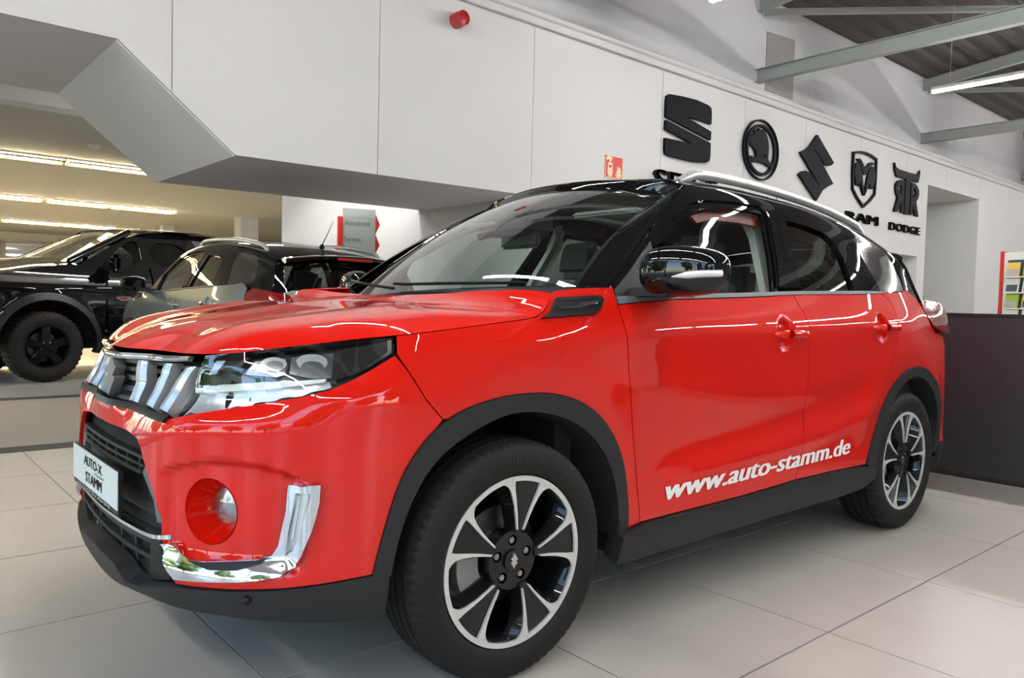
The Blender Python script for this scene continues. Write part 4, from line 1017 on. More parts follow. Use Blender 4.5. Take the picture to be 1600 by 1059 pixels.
# return wall beside the rear bay and the bright oblique wall
ret = S(box('wall_return', (4.13, 4.3, 0), (4.36, 5.62, 2.6), 'wall_white'))
L_ = math.hypot(4.13-3.235, 5.60-7.93); ang = math.atan2(7.93-5.60, 3.235-4.13)
ob = box('wall_side', (0, -.25, 0), (L_, 0, 3.0), 'wall_white'); ob.location = (4.13, 5.60, 0); ob.rotation_euler = (0, 0, ang); S(ob)
# rear bay
cl = S(box('ceiling', (-6.5, 6.95, 2.93), (14, 26.8, 3.1), 'ceiling_beige'))
box('ceiling_strip', (-6.5, 5.74, 3.14), (14, 6.95, 3.3), 'ceiling_beige', cl); box('downstand_face', (-6.5, 6.66, 2.93), (14, 6.95, 3.16), 'beam_white', cl)
S(box('wall_rear', (-6.5, 26.5, 0), (14, 26.8, 3.1), 'ceiling_beige'))
S(box('wall_bay_right', (13.7, 5.3, 0), (14, 26.5, 3.1), 'wall_white'))

for n_, (x0, x1) in enumerate(((-6.3, -3.5), (-3.3, 2.1), (2.3, 8.0))):
    wi = S(box('window_%d' % (n_+1), (x0, 26.38, .1), (x1, 26.46, 2.62), 'far_glass_blue')); 
    for a, b, c, d in ((x0, x1, .05, .15), (x0, x1, 2.58, 2.68), (x0-.05, x0+.08, .1, 2.62), (x1-.08, x1+.05, .1, 2.62)): box('window_frame', (a, 26.30, c), (b, 26.40, d), 'window_frame', wi)
for n_, (px, py, wd) in enumerate(((5.6, 15.5, .42), (5.05, 19.5, .30), (7.9, 22.0, .5))):
    tag(box('column', (px, py, 0), (px+wd, py+wd, 2.93), 'wall_white', None, .01), ['square white column just left of the bright wall edge', 'slimmer pale column behind the roof of the grey car', 'pale column at the back end of the rear bay'][n_], 'column')
# louvred ceiling lights in the rear bay
def louvre(x0, x1, y, lab, first=[None]):
    t = empty('ceiling_light', (x0, y, 2.93)); tag(t, lab, 'ceiling light', 'louvred lights in the rear bay ceiling')
    L = x1-x0
    box('light_housing', (0, -.15, -.02), (L, .15, -.002), 'lamp_body', t)
    box('glowing_panel', (.03, -.12, -.034), (L-.03, .12, -.02), 'warm_louvre', t)
    bm = bmesh.new()
    for s in (-.15, -.05, .05, .14): addbox(bm, (0, s, -.062), (L, s+.01, -.034))
    k = 0; x = .02
    while x < L: addbox(bm, (x, -.15, -.060), (x+.012, .15, -.036)); x += .13
    from_bm('louvre_grid', bm, 'louvre_metal', t, None)
row1 = [(-1.35, .12), (.16, .98), (1.06, 2.28)]
louvre(-1.7, .96, 10.1, 'cool white louvred light nearest the camera at the left edge of the rear bay')
louvre(1.0, 2.30, 10.1, 'warm louvred light at the right end of the nearest row')
for (a, b), lb in zip(((-1.5, 1.62), (1.72, 2.84), (2.90, 4.2)), ('louvred light at the left end of the second row', 'louvred light in the middle of the second row', 'louvred light at the right end of the second row')): louvre(a, b, 15.7, lb)
for (a, b), lb in zip(((-1.0, 1.6), (1.7, 3.05), (3.1, 4.4)), ('louvred light at the left end of the third, farthest row', 'louvred light in the middle of the third, farthest row', 'louvred light at the right end of the third, farthest row')): louvre(a, b, 21.7, lb)
for bx_, by_, bl_ in ((1.9, 6.5, 'white ceiling batten above the grey car, hidden by the fascia'), (3.0, 5.9, 'white ceiling batten beside the bright side wall, hidden by the fascia'), (3.2, 8.6, 'fill batten added above the pickup roof, hidden by the fascia'), (5.0, 10.2, 'fill batten added deeper in the bay, hidden by the fascia'), (6.8, 8.4, 'fill batten added behind the bright side wall, out of sight')):  # last three are unseen fill battens added to brighten the bay floor
    t = empty('ceiling_light', (bx_, by_, 3.12 if by_ < 6.6 else 2.92)); tag(t, bl_, 'ceiling light'); box('lamp_body', (-.6, -.05, -.05), (.6, .05, -.001), 'lamp_body', t, .004); box('tube', (-.58, -.035, -.085), (.58, .035, -.05), 'led_tube', t, .01)
for (x, y), lb in zip(((1.02, 8.6), (1.85, 13.6)), ('small round smoke detector on the ceiling nearest the fascia', 'small round smoke detector between the first two rows of louvred lights')):
    o = lathe('smoke_detector', [(0, -.05), (.04, -.048), (.06, -.02), (.07, 0)], 'lamp_body', None, 20, 'Z'); o.location = (x, y, 2.93); tag(o, lb, 'smoke detector')

# hall roof: corrugated sheets, trusses
rf_ = S(box('roof', (-6.5, -12, 7.9), (30, 4.6, 8.0), 'roof_dark')); rf_.name = 'ceiling_hall'
V = []; Fc = []; ys = [4.35, -4.0, -12.0]; zs = [5.78, 6.75, 5.9]; nx = 0
xs = []; 
yy = []; y = 4.35
while y > -12: yy += [y, y-.10, y-.16, y-.26]; y -= .32
for k, y in enumerate(yy):
    z = 5.78+(4.35-y)*.116 if y > -4 else 6.75-(-4-y)*.11
    z += .055 if k % 4 in (0, 1) else 0
    V += [(-6.5, y, z), (30, y, z)]
for k in range(len(yy)-1): Fc.append((2*k, 2*k+1, 2*k+3, 2*k+2))
cs = newmesh('corrugated_sheet', V, Fc, 'roof_dark', rf_); cs['label'] = 'dark brown corrugated roof sheeting'
def ibeam(name, a, b, h, wd, m, parent):
    a = Vector(a); b = Vector(b); d = (b-a).normalized(); s = d.cross(Vector((0, 0, 1))).normalized(); u = s.cross(d)
    bm = bmesh.new(); t = .012
    prof = [(-wd/2, -h/2), (wd/2, -h/2), (wd/2, -h/2+t), (t/2, -h/2+t), (t/2, h/2-t), (wd/2, h/2-t), (wd/2, h/2), (-wd/2, h/2), (-wd/2, h/2-t), (-t/2, h/2-t), (-t/2, -h/2+t), (-wd/2, -h/2+t)]
    A = [bm.verts.new(a+s*p+u*q) for p, q in prof]; B = [bm.verts.new(b+s*p+u*q) for p, q in prof]; n = len(prof)
    for i in range(n): bm.faces.new([A[i], A[(i+1) % n], B[(i+1) % n], B[i]])
    bm.faces.new(A); bm.faces.new(B[::-1]); return from_bm(name, bm, m, parent, None)
tl_ = {-3.0: 'steel roof truss over the bonnet side of the hall, out of frame', 3.1: 'steel roof truss out of frame above the red car', 9.2: 'nearest steel roof truss, its lower beam crossing above the round winged logo', 15.2: 'second steel roof truss, farther along the wall', 21.3: 'third and farthest steel roof truss at the right edge'}
for tx in (-3.0, 3.1, 9.2, 15.2, 21.3):
    t = empty('roof_truss', (tx, 4.3, 4.61)); tag(t, tl_[tx], 'truss', 'steel roof trusses')
    ibeam('lower_beam', (0, 0, 0), (0, -15, 0), .20, .12, 'steel_beam', t)
    ibeam('upper_beam', (0, 0, 1.06), (0, -8.2, 2.0), .20, .12, 'steel_beam', t)
    ibeam('upper_beam', (0, -8.2, 2.0), (0, -15, 1.25), .20, .12, 'steel_beam', t)
    for yb in (-3.2, -6.8, -10.4, -13.5): ibeam('strut', (0, yb, .1), (0, yb, 1.1+min(-yb, 8.2)*.10), .08, .08, 'steel_beam', t)
for tx in (9.2, 15.2):
    a = ibeam('wind_brace', (tx, 4.2, 5.55), (tx+6.05, -.6, 5.95), .08, .08, 'steel_beam', None); tag(a, 'thin diagonal wind brace under the roof, starting at the '+('nearest' if tx < 10 else 'second')+' truss', 'brace')
# LED tubes: rows hung along y
lab_r = {10.87: 'long white LED tube at the right edge, hung from a chain', 5.67: 'white LED tube cut off by the top edge of the photo'}
proto = None
def led(x, y, lab, grp=None):
    global proto
    if proto is None:
        t = empty('led_light', (x, y, 4.36))
        box('lamp_body', (-.035, -1.45, 0), (.035, 0, .05), 'lamp_body', t, .006); box('tube', (-.028, -1.44, -.035), (.028, -.01, 0), 'led_tube', t, .008)
        for yc in (-.25, -1.2):
            tube('chain', [(0, yc, .05), (0, yc, 1.2)], .006, 'chain', t, 5)
        proto = t
    else: t = copy_tree(proto); t.location = (x, y, 4.36)
    tag(t, lab, 'ceiling light', grp or 'hanging LED tubes'); return t
for x in (10.87, 5.67, .45, -4.6, 16.1, 21.3):
    yv = 2.42 if x != 5.67 else 2.66
    if x < 5 or x > 12: yv = 2.4
    for k in range(7):
        if k == 0 and x in lab_r: led(x, yv, lab_r[x])
        else: led(x, yv-1.62*k, 'white LED tube hanging under the hall roof outside the picture', 'hanging LED tubes outside the picture')
# outer walls and windows of the hall (behind and beside the camera)
S(box('wall_end', (29.9, -12, 0), (30.1, 5.3, 7.9), 'wall_white'))
fw = S(box('wall_front', (-6.8, -12.2, 4.6), (30, -11.9, 8), 'wall_mid')); box('parapet', (-6.8, -12.2, 0), (30, -11.9, .25), 'wall_white', fw); box('closed_wall', (.7, -12.15, .25), (30, -11.95, 4.6), 'wall_mid', fw)
lw = S(box('wall_left', (-6.8, -12, 4.6), (-6.5, 4.3, 8), 'wall_mid')); box('parapet', (-6.8, -12, 0), (-6.5, 26.8, .25), 'wall_white', lw); box('bay_header', (-6.8, 4.3, 2.8), (-6.5, 26.8, 3.4), 'wall_white', lw)
n_ = 4
for i, x in enumerate(np.arange(-6.5, 1, 1.8)): 
    m_ = box('window_mullion', (x-.06, -12.1, .25), (x+.06, -11.95, 4.6), 'window_frame', fw)
for z in (.25, 3.1, 4.5): box('window_transom', (-6.5, -12.1, z), (.7, -11.95, z+.09), 'window_frame', fw)
for y in np.arange(-12, 26, 2.05): box('window_mullion', (-6.75, y-.05, .25), (-6.6, y+.05, 4.6 if y < 4.3 else 2.9), 'window_frame', lw)
for z in (.25, 3.1, 4.5): box('window_transom', (-6.75, -12, z), (-6.6, 4.3, z+.09), 'window_frame', lw)
# outside ground and trees seen only in reflections
S(box('ground', (-70, -70, -.5), (60, 60, -.13), 'asphalt'))
def tree(x, y, h, r, lab):
    t = empty('tree', (x, y, -.13)); tag(t, lab, 'tree', 'trees outside the showroom windows')
    tube('trunk', [(0, 0, 0), (0, 0, h*.6)], .18, 'bark', t, 8); bm = bmesh.new()
    for k in range(26):
        a, b = random.uniform(0, 2*PI), random.uniform(-.8, 1); q = Vector((math.cos(a)*math.sqrt(1-b*b)*r*.7, math.sin(a)*math.sqrt(1-b*b)*r*.7, h*.62+b*h*.34))
        mm = Matrix.Translation(q) @ Matrix.Scale(random.uniform(.25, .55)*r, 4); bmesh.ops.create_icosphere(bm, subdivisions=1, radius=1, matrix=mm)
    for f in bm.faces: f.material_index = random.random() < .35
    from_bm('crown', bm, ['leaf_green', 'leaf_yellow'], t, 20)
for k, (x, y) in enumerate(((-12, -9), (-13.5, -3), (-12, 3), (-15, 8), (-11, -16), (-5, -18), (1, -17), (9, -19), (18, -19), (-14, 14), (-12.5, 20))): tree(x, y, random.uniform(4.5, 7), random.uniform(1.7, 2.6), 'leafy tree outside the showroom windows, out of the picture')
hs = box('house', (-40, -34, -.13), (-8, -30, 7), 'house_white'); tag(hs, 'white building across the street, out of the picture', 'building')

# ------------------------------------------------------------------ logos and writing on the wall
fl = fxz(YW)
def logo(name, polys, lab, cat='logo', m='logo_dark', grp=None, d=.045, off=.006):
    """polys: list of (outline, holes)"""
    bm = bmesh.new()
    for p, h in polys: extrude_poly(bm, p, fl, off, d, h)
    return tag(from_bm(name, bm, m, None, 30), lab, cat, grp)
def ell(cx, cz, rx, rz, n=56): return [(cx+rx*math.cos(2*PI*i/n), cz+rz*math.sin(2*PI*i/n)) for i in range(n)]
A = [(6.30, 3.668), (6.57, 3.69), (6.85, 3.70), (7.10, 3.68), (7.165, 3.655), (7.18, 3.60), (7.18, 3.45), (6.95, 3.46), (6.63, 3.455), (7.18, 3.355), (7.18, 3.245), (6.25, 3.385), (6.25, 3.56), (6.26, 3.64)]
B = [(6.25, 3.345), (7.18, 3.205), (7.18, 3.03), (7.165, 2.975), (7.10, 2.945), (6.86, 2.92), (6.58, 2.92), (6.33, 2.925), (6.265, 2.945), (6.25, 3.0), (6.25, 3.13), (6.79, 3.14), (6.25, 3.235)]
logo('wall_logo', [(A, []), (B, [])], 'black square slanted S emblem, leftmost logo on the white wall')
rc = (8.385, 3.295)
o = logo('wall_logo', [(ell(*rc, .445, .42), [ell(*rc, .425, .40)]), (ell(*rc, .375, .355), [ell(*rc, .335, .315)])], 'black double ring emblem with a winged arrow, second logo from the left')
wing = smoothpoly([(8.07, 3.44), (8.13, 3.50), (8.19, 3.47), (8.20, 3.56), (8.27, 3.51), (8.29, 3.60), (8.36, 3.55), (8.42, 3.60), (8.51, 3.50), (8.56, 3.39), (8.56, 3.26), (8.55, 3.17), (8.68, 3.13), (8.66, 3.08), (8.57, 3.09), (8.49, 3.12), (8.32, 3.12), (8.17, 3.10), (8.08, 3.13), (8.07, 3.18), (8.15, 3.18), (8.26, 3.17), (8.25, 3.24), (8.18, 3.30), (8.07, 3.335)], 1)
bm = bmesh.new(); extrude_poly(bm, wing, fl, .006, .045, [ell(8.46, 3.22, .028, .028, 14)]); from_bm('winged_arrow', bm, 'logo_dark', o, 30)
logo('wall_logo', [([(9.42, 3.42), (9.58, 3.48), (9.70, 3.555), (9.90, 3.75), (10.44, 3.40), (10.36, 3.345), (10.27, 3.325), (10.16, 3.335), (9.80, 3.545), (10.45, 3.07), (10.28, 3.01), (10.12, 2.93), (9.95, 2.75), (9.40, 3.09), (9.49, 3.145), (9.59, 3.165), (9.72, 3.15), (10.06, 2.965)], [])], 'black angular S emblem of two hooked bars, third logo from the left')
sh_o = [(11.08, 3.67), (11.29, 3.71), (11.50, 3.725), (11.72, 3.71), (11.93, 3.67), (11.935, 3.33), (11.92, 3.06), (11.76, 2.94), (11.51, 2.80), (11.26, 2.94), (11.10, 3.06), (11.075, 3.33)]
o = logo('wall_logo', [(sh_o, [inset(sh_o, .035)])], 'black shield emblem with a horned ram head, fourth logo from the left')
rl = smoothpoly([(11.16, 3.46), (11.22, 3.52), (11.30, 3.51), (11.38, 3.42), (11.43, 3.28), (11.48, 3.10), (11.51, 2.985), (11.45, 3.06), (11.38, 3.16), (11.34, 3.24), (11.31, 3.12), (11.27, 3.18), (11.23, 3.13), (11.19, 3.22), (11.14, 3.30), (11.13, 3.38)], 1)
tp = smoothpoly([(11.20, 3.56), (11.27, 3.59), (11.36, 3.57), (11.44, 3.50), (11.51, 3.46), (11.58, 3.50), (11.66, 3.57), (11.75, 3.59), (11.82, 3.56), (11.74, 3.54), (11.66, 3.48), (11.58, 3.37), (11.51, 3.34), (11.44, 3.37), (11.36, 3.48), (11.28, 3.54)], 1)
bm = bmesh.new(); extrude_poly(bm, rl, fl, .006, .045); extrude_poly(bm, [(23.02-x, z) for x, z in rl], fl, .006, .045); extrude_poly(bm, tp, fl, .006, .045); from_bm('ram_head', bm, 'logo_dark', o, 30)
RR = [(13.31, 3.44), (13.45, 3.435), (13.58, 3.40), (13.65, 3.33), (13.66, 3.25), (13.62, 3.17), (13.55, 3.12), (13.68, 2.85), (13.53, 2.86), (13.41, 3.06), (13.40, 2.86), (13.31, 2.86)]
hR = [(13.42, 3.34), (13.50, 3.33), (13.545, 3.28), (13.50, 3.20), (13.42, 3.17)]
RL = [(26.34-x, z) for x, z in RR]; hL = [(26.34-x, z) for x, z in hR]
logo('wall_logo', [([(12.60, 3.70), (12.66, 3.63), (12.78, 3.605), (13.15, 3.60), (13.50, 3.605), (13.60, 3.63), (13.66, 3.70), (13.66, 3.60), (13.60, 3.47), (12.70, 3.47), (12.62, 3.58)], []), ([(13.075, 3.47), (13.255, 3.47), (13.255, 2.85), (13.075, 2.85)], []), (RR, [hR]), (RL, [hL])], 'black bull horned emblem of mirrored R, T and R, rightmost logo on the wall')
def wall_text(s, x0, x1, z0, z1, m, lab, bold=.03, y=YW, name='wall_lettering', sx=None):
    V, Fc = text_mesh(s, 1, 0, 0, 1.0, 3, strike=bold); a0, a1 = V[:, 0].min(), V[:, 0].max(); b0, b1 = V[:, 1].min(), V[:, 1].max()
    VV = []; FF = []; n = len(V)
    for d in (.035, .006): VV += [(x0+(v[0]-a0)/(a1-a0)*(x1-x0), y-d, z0+(v[1]-b0)/(b1-b0)*(z1-z0)) for v in V]
    bm = bmesh.new(); vs = [bm.verts.new(v) for v in VV]; ec = {}
    for f in Fc:
        try: bm.faces.new([vs[i] for i in f]); bm.faces.new([vs[i+n] for i in reversed(f)])
        except ValueError: continue
        for k in range(len(f)): ec[(f[k], f[(k+1) % len(f)])] = 1
    for (i, j) in ec:
        if (j, i) not in ec:
            try: bm.faces.new([vs[i], vs[i+n], vs[j+n], vs[j]])
            except ValueError: pass
    return tag(from_bm(name, bm, m, None, 30), lab, 'lettering')
wall_text('SEAT', 6.07, 7.38, 2.50, 2.74, 'logo_dark', 'black letters SEAT under the square S emblem, half hidden by the car roof', .035)
wall_text('RAM', 10.93, 12.10, 2.55, 2.70, 'logo_dark', 'black letters RAM under the ram shield', .05)
wall_text('DODGE', 12.53, 13.82, 2.525, 2.66, 'logo_dark', 'black letters DODGE under the mirrored R emblem', .035)
# alarm sounder
b_ = empty('fire_alarm', (3.08, YW, 3.745)); tag(b_, 'round red fire alarm sounder high on the white fascia', 'alarm')
lathe('alarm_base', [(0, 0), (.075, 0), (.078, -.03), (.070, -.10), (.066, -.105), (0, -.105)], 'beacon_red', b_, 40)
lathe('alarm_horn', [(.066, -.105), (.070, -.13), (.062, -.135), (.052, -.115), (.02, -.118), (0, -.118)], 'beacon_red', b_, 40)
# fire extinguisher sign
b_ = box('fire_sign', (5.225, YW-.008, 2.53), (5.525, YW-.001, 2.785), 'sign_red', None, .002); tag(b_, 'small red fire extinguisher sign on the wall, cut by the car roof line', 'sign')
def sgn(nm, pts, m, d=.010): return plate(nm, [(5.225+x*.30, 2.53+z*.255) for x, z in pts], fl, .008, d, m, b_)
plate('border', [(5.225, 2.53), (5.525, 2.53), (5.525, 2.785), (5.225, 2.785)], fl, .008, .010, 'sign_cream', b_, [[(5.233, 2.538), (5.517, 2.538), (5.517, 2.777), (5.233, 2.777)]])
sgn('cylinder', smoothpoly([(.14, .06), (.42, .06), (.42, .62), (.36, .70), (.20, .70), (.14, .62)], 1), 'sign_cream')
sgn('cylinder_label', [(.20, .46), (.36, .46), (.36, .57), (.20, .57)], 'sign_red', .012)
sgn('hose', smoothpoly([(.06, .90), (.16, .97), (.36, .93), (.44, .84), (.36, .86), (.33, .72), (.23, .72), (.22, .84), (.08, .76), (.05, .82)], 1), 'sign_cream')
sgn('flame', smoothpoly([(.62, .05), (.58, .22), (.66, .18), (.60, .38), (.70, .30), (.66, .62), (.78, .45), (.80, .60), (.92, .36), (.88, .22), (.94, .24), (.90, .05)], 1), 'sign_cream')

# ------------------------------------------------------------------ things on the right
dk = box('display_partition', (4.07, -3.6, .03), (4.14, 1.3, 1.045), 'desk_dark', None, .004); tag(dk, 'long low dark partition wall behind the rear of the red car', 'partition')
box('top_trim', (4.06, -3.6, 1.040), (4.15, 1.3, 1.060), 'desk_edge', dk, .003); box('plinth', (4.075, -3.58, 0), (4.135, 1.28, .03), 'desk_edge', dk)
rk = empty('brochure_rack', (12.05, 1.70, 0)); rk.rotation_euler = (0, 0, math.radians(-18)); tag(rk, 'brochure stand with a red edge strip behind the dark partition at the right edge', 'brochure rack')
box('back_panel', (-.02, -1.15, .02), (.03, 0, 2.02), 'lamp_body', rk, .004); box('edge_strip', (-.04, 0, .02), (.04, .05, 2.04), 'sign_red', rk, .004)
box('tray_frame', (-.08, -.95, .3), (-.02, -.10, 1.90), 'rack_dark', rk, .006)
ms = ['paper_yellow', 'paper_white', 'paper_green', 'paper_white', 'paper_yellow', 'paper_white', 'paper_green', 'paper_white']
cols = ['yellow', 'white', 'green', 'white']
rows_ = ['top', 'second', 'third', 'fourth']
shelf_n = ['left', 'middle', 'right']
ca_, sa_ = math.cos(math.radians(-18)), math.sin(math.radians(-18))
for r in range(4):
    z = 1.66-.235*r
    box('shelf', (-.17, -.92, z-.03), (-.08, -.13, z-.012), 'lamp_body', rk, .003)
    for c in range(3):
        lx, ly = -.135, -.22-.26*c; wx, wy = 12.05+ca_*lx-sa_*ly, 1.70+sa_*lx+ca_*ly
        mm_ = ms[(r*3+c*2) % 8]; b = box('brochure', (-.012, -.10, -.012), (.012, .10, .20), mm_, None, .002)
        b.location = (wx, wy, z); b.rotation_euler = (0, math.radians(10), math.radians(-18)); cn = {'paper_yellow': 'yellow', 'paper_white': 'white', 'paper_green': 'green'}[mm_]
        tag(b, '%s brochure on the %s shelf of the brochure stand, %s pile' % (cn, rows_[r], shelf_n[c]), 'brochure', 'brochures on the stand')
        box('photo_print', (-.0135, -.085, .0), (-.0115, .085, .10), 'rack_dark' if (r+c) % 2 else 'patch_grey', b)

# ------------------------------------------------------------------ Annahme signpost
sp_ = empty('signpost', (3.16, 6.10, 0)); sp_.rotation_euler = (0, 0, math.radians(-18)); tag(sp_, 'tall grey signpost with red arrow edge reading Annahme behind the grey car', 'sign')
box('post', (-.03, -.03, 0), (.03, .03, 2.055), 'sign_red', sp_, .003)
box('sign_board', (.03, -.015, 1.35), (.43, .015, 2.16), 'sign_grey', sp_, .002)
fs = lambda x, z, d: (x, -d, z)
sl_ = plate('board_top', [(.03, 2.05), (.43, 2.05), (.43, 2.17), (.03, 2.06)], fs, -.014, .016, 'sign_grey', sp_)
for z in (1.97, 1.72, 1.47): plate('arrow_point', [(.43, z+.14), (.485, z+.01), (.43, z-.11)], fs, -.015, .016, 'sign_red', sp_)
def board_text(s, x0, x1, z0, z1):
    V, Fc = text_mesh(s, 1, 0, 0, 1, 2); a0, a1 = V[:, 0].min(), V[:, 0].max(); b0, b1 = V[:, 1].min(), V[:, 1].max()
    newmesh('lettering', [(x0+(v[0]-a0)/(a1-a0)*(x1-x0), -.018, z0+(v[1]-b0)/(b1-b0)*(z1-z0)) for v in V], Fc, 'sign_ink', sp_)
board_text('Annahme', .05, .36, 1.955, 2.02); board_text('Service', .05, .25, 1.76, 1.82)

# ------------------------------------------------------------------ the cars
red = make_suv(); red.name = 'red_car'
tag(red, 'glossy red compact SUV with black roof and white web address on its doors, nearest car', 'car')
lt = project_text('www.auto-stamm.de', 2.080, 3.362, .411, .432, .098, 'door_lettering', 'white_letter', red, .0035, .040, .22)
lt['label'] = 'white bold italic letters www.auto-stamm.de across both doors'
grey = copy_tree(red, None, {'red_paint': 'grey_paint'})
grey.name = 'grey_car'; grey['label'] = 'grey compact SUV with a dark roof seen from behind over the red bonnet'; grey['category'] = 'car'
grey.location = (1.78, 6.55, 0); grey.rotation_euler = (0, 0, math.radians(-88))
for o in list(grey.children):
    if o.name.startswith(('door_lettering', 'number_plate')):
        for c in list(o.children): bpy.data.objects.remove(c)
        bpy.data.objects.remove(o)
for o in list(grey.children):
    if 'label' in o.keys() and 'red' in o['label'] and not o.name.startswith('tail'): o['label'] = o['label'].replace('red painted', 'grey painted').replace('red clamshell', 'grey clamshell')

# ------------------------------------------------------------------ black pickup
def make_pickup():
    t = empty('pickup_truck', (.378, 7.86, 0), math.radians(13)); tag(t, 'black pickup truck with black wheels parked behind at the left edge', 'pickup')
    W2 = 2.0
    zx = [-1.05, -.8, -.45, 0, .5, 1.5, 2.6, 4.8]
    def side(x, z):
        x = np.atleast_1d(np.asarray(x, float)); z = np.atleast_1d(np.asarray(z, float)); x, z = np.broadcast_arrays(x, z)
        y = .02+.12*np.clip((z-1.05)/.35, 0, 1)**2+.05*np.clip((.7-z)/.4, 0, 1)**2+.55*np.clip((-.45-x)/.65, 0, 1)**2.2
        q = np.hypot(x, z-.42); y = y-.05*np.exp(-((q-.52)/.07)**2)*(z > .35)
        y = y+.42*np.clip(z-1.40, 0, 1)
        return np.column_stack([x, y, z])
    def mirr(P): return P*[1, -1, 1]+[0, W2, 0]
    arch = [(.575*math.cos(a), .42+.575*math.sin(a)) for a in np.linspace(PI*1.03, -.05*PI, 22)]
    arr = [(3.57+x, z) for x, z in arch]
    for mm_ in (0, 1):
        fn = (lambda u, v: side(u, v)) if not mm_ else (lambda u, v: mirr(side(u, v))); sg = 1 if not mm_ else -1
        def PP(n, poly, m, off=0, par=t, **k):
            return panel(n, poly, fn, m, par, off, sgn=sg, **k)
        top = [(-1.05, 1.10), (-.8, 1.18), (-.45, 1.25), (0, 1.345), (.25, 1.385), (.55, 1.385)]
        PP('front_fender', [(-1.05, .75)]+[(-.62, .72)]+[(x*1.03, .42+(z-.42)*1.03) for x, z in arch if z > .62]+[(.62, .50), (.66, .45), (.68, 1.385)]+top[::-1][:-1]+[(-1.05, 1.10)], 'black_paint', h=.05)
        PP('front_bumper', [(-1.05, .42), (-.64, .42), (-.62, .72), (-1.05, .75)], 'black_paint', off=.01, h=.06)
        PP('wheel_arch_trim', [(x*1.06, .42+(z-.42)*1.06) for x, z in arch]+[(x*.93, .42+(z-.42)*.93) for x, z in reversed(arch)], 'dark_plastic', off=.03, h=.05, thick=.06, gap=0)
        d1 = PP('front_door', [(.70, .48), (1.27, .48), (1.27, 1.40), (.70, 1.39)], 'black_paint', h=.06)
        d2 = PP('rear_door', [(1.29, .48), (2.75, .48), (2.75, 1.42), (1.29, 1.40)], 'black_paint', h=.06)
        PP('side_step', [(.62, .36), (2.9, .36), (2.9, .46), (.62, .46)], 'black_plastic', off=.02, h=.1)
        PP('bed_side', [(2.78, .50), (3.0, .50)]+[(x, z) for x, z in arr if z > .50]+[(4.2, .5), (4.85, .5), (4.85, 1.42), (2.78, 1.42)], 'black_paint', h=.08)
        # cab side with window openings
        w1 = smoothpoly([(.72, 1.42), (1.20, 1.43), (1.20, 1.73), (1.08, 1.73), (.90, 1.60)], 1); w2 = smoothpoly([(1.34, 1.43), (1.86, 1.45), (1.84, 1.73), (1.34, 1.74)], 1)
        PP('cab_side', [(.36, 1.37), (.62, 1.52), (.86, 1.665), (1.06, 1.77), (1.25, 1.845), (1.5, 1.875), (2.4, 1.885), (2.75, 1.82), (2.78, 1.42), (1.8, 1.39), (.7, 1.385)], 'black_paint', h=.06, holes=[w1, w2])
        PP('window_glass', w1, 'clear_glass', off=-.02, par=d1, h=.2, gap=0, edge=False); PP('window_glass', w2, 'clear_glass', off=-.02, par=d2, h=.2, gap=0, edge=False)
        yy_ = -.02 if not mm_ else W2+.02
        m_ = empty('wing_mirror', (0, 0, 0), parent=t); s_ = -1 if not mm_ else 1
        bm = bmesh.new(); addbox(bm, (.64, min(yy_, yy_+s_*.24)+s_*.04, 1.31), (.84, max(yy_, yy_+s_*.24)+s_*.04, 1.53), .05); from_bm('mirror_housing', bm, 'black_paint', m_, 50)
        bm = bmesh.new(); addbox(bm, (.66, min(yy_+.10*-s_, yy_+s_*.1), 1.33), (.76, max(yy_+.10*-s_, yy_+s_*.1), 1.46), .01); from_bm('mirror_arm', bm, 'dark_plastic', m_, 50)
        box('mirror_edge', (.63, min(yy_+s_*.06, yy_+s_*.27), 1.325), (.65, max(yy_+s_*.06, yy_+s_*.27), 1.35), 'chrome', m_, .004)
        PP('head_lamp', [(-1.05, .86), (-.62, .88), (-.52, 1.02), (-.66, 1.10), (-1.05, 1.06)], 'lamp_dark', off=.012, h=.06)
        PP('head_lamp_glass', [(-1.04, .88), (-.64, .90), (-.56, 1.01), (-.68, 1.08), (-1.04, 1.05)], 'lens_glass', off=.03, h=.06)
        b1 = PP('fender_badge', smoothpoly([(.78, 1.02), (1.0, 1.02), (.98, .985), (.89, .955), (.80, .985)], 1), 'satin_metal', off=.012, h=.05)
        PP('badge_inlay', [(.82, 1.01), (.96, 1.01), (.95, .995), (.89, .975), (.83, .995)], 'tail_red', off=.016, par=b1, h=.05)
        PP('bonnet_badge', [(.56, 1.125), (.74, 1.13), (.74, 1.11), (.56, 1.105)], 'satin_metal', off=.012, h=.05)
    # hood, windscreen, roof as lofts
    def hoodp(u, v):   # u 0 front..1 rear, v 0..1 across
        x = -.98+1.36*u; yb = side(np.clip(x, -1.05, .5), np.interp(x, [-1.05, -.45, 0, .4], [1.12, 1.25, 1.345, 1.385]))[:, 1]+.0
        y = yb+(W2-2*yb)*v; z = np.interp(x, [-1.05, -.45, 0, .4], [1.10, 1.25, 1.345, 1.385])+.09*(1-np.abs(2*v-1)**4)+.03*np.exp(-((np.abs(2*v-1)-.45)/.15)**2)
        return np.column_stack([x-.08*(1-(2*v-1)**2)*(1-u), y, z])
    gridmesh('bonnet', hoodp, np.linspace(0, 1, 14), np.linspace(0, 1, 25), 'black_paint', t, flip=True, auto=60)
    def wsp(u, v):
        y0 = .17+.17*u; x = .30+.82*u-.16*(1-(2*v-1)**2); z = 1.42+.43*u+.02*(1-(2*v-1)**2)
        return np.column_stack([x, y0+(W2-2*y0)*v, z])
    gridmesh('windscreen', wsp, np.linspace(0, 1, 10), np.linspace(0, 1, 15), 'windscreen_glass', t, flip=True, auto=60)
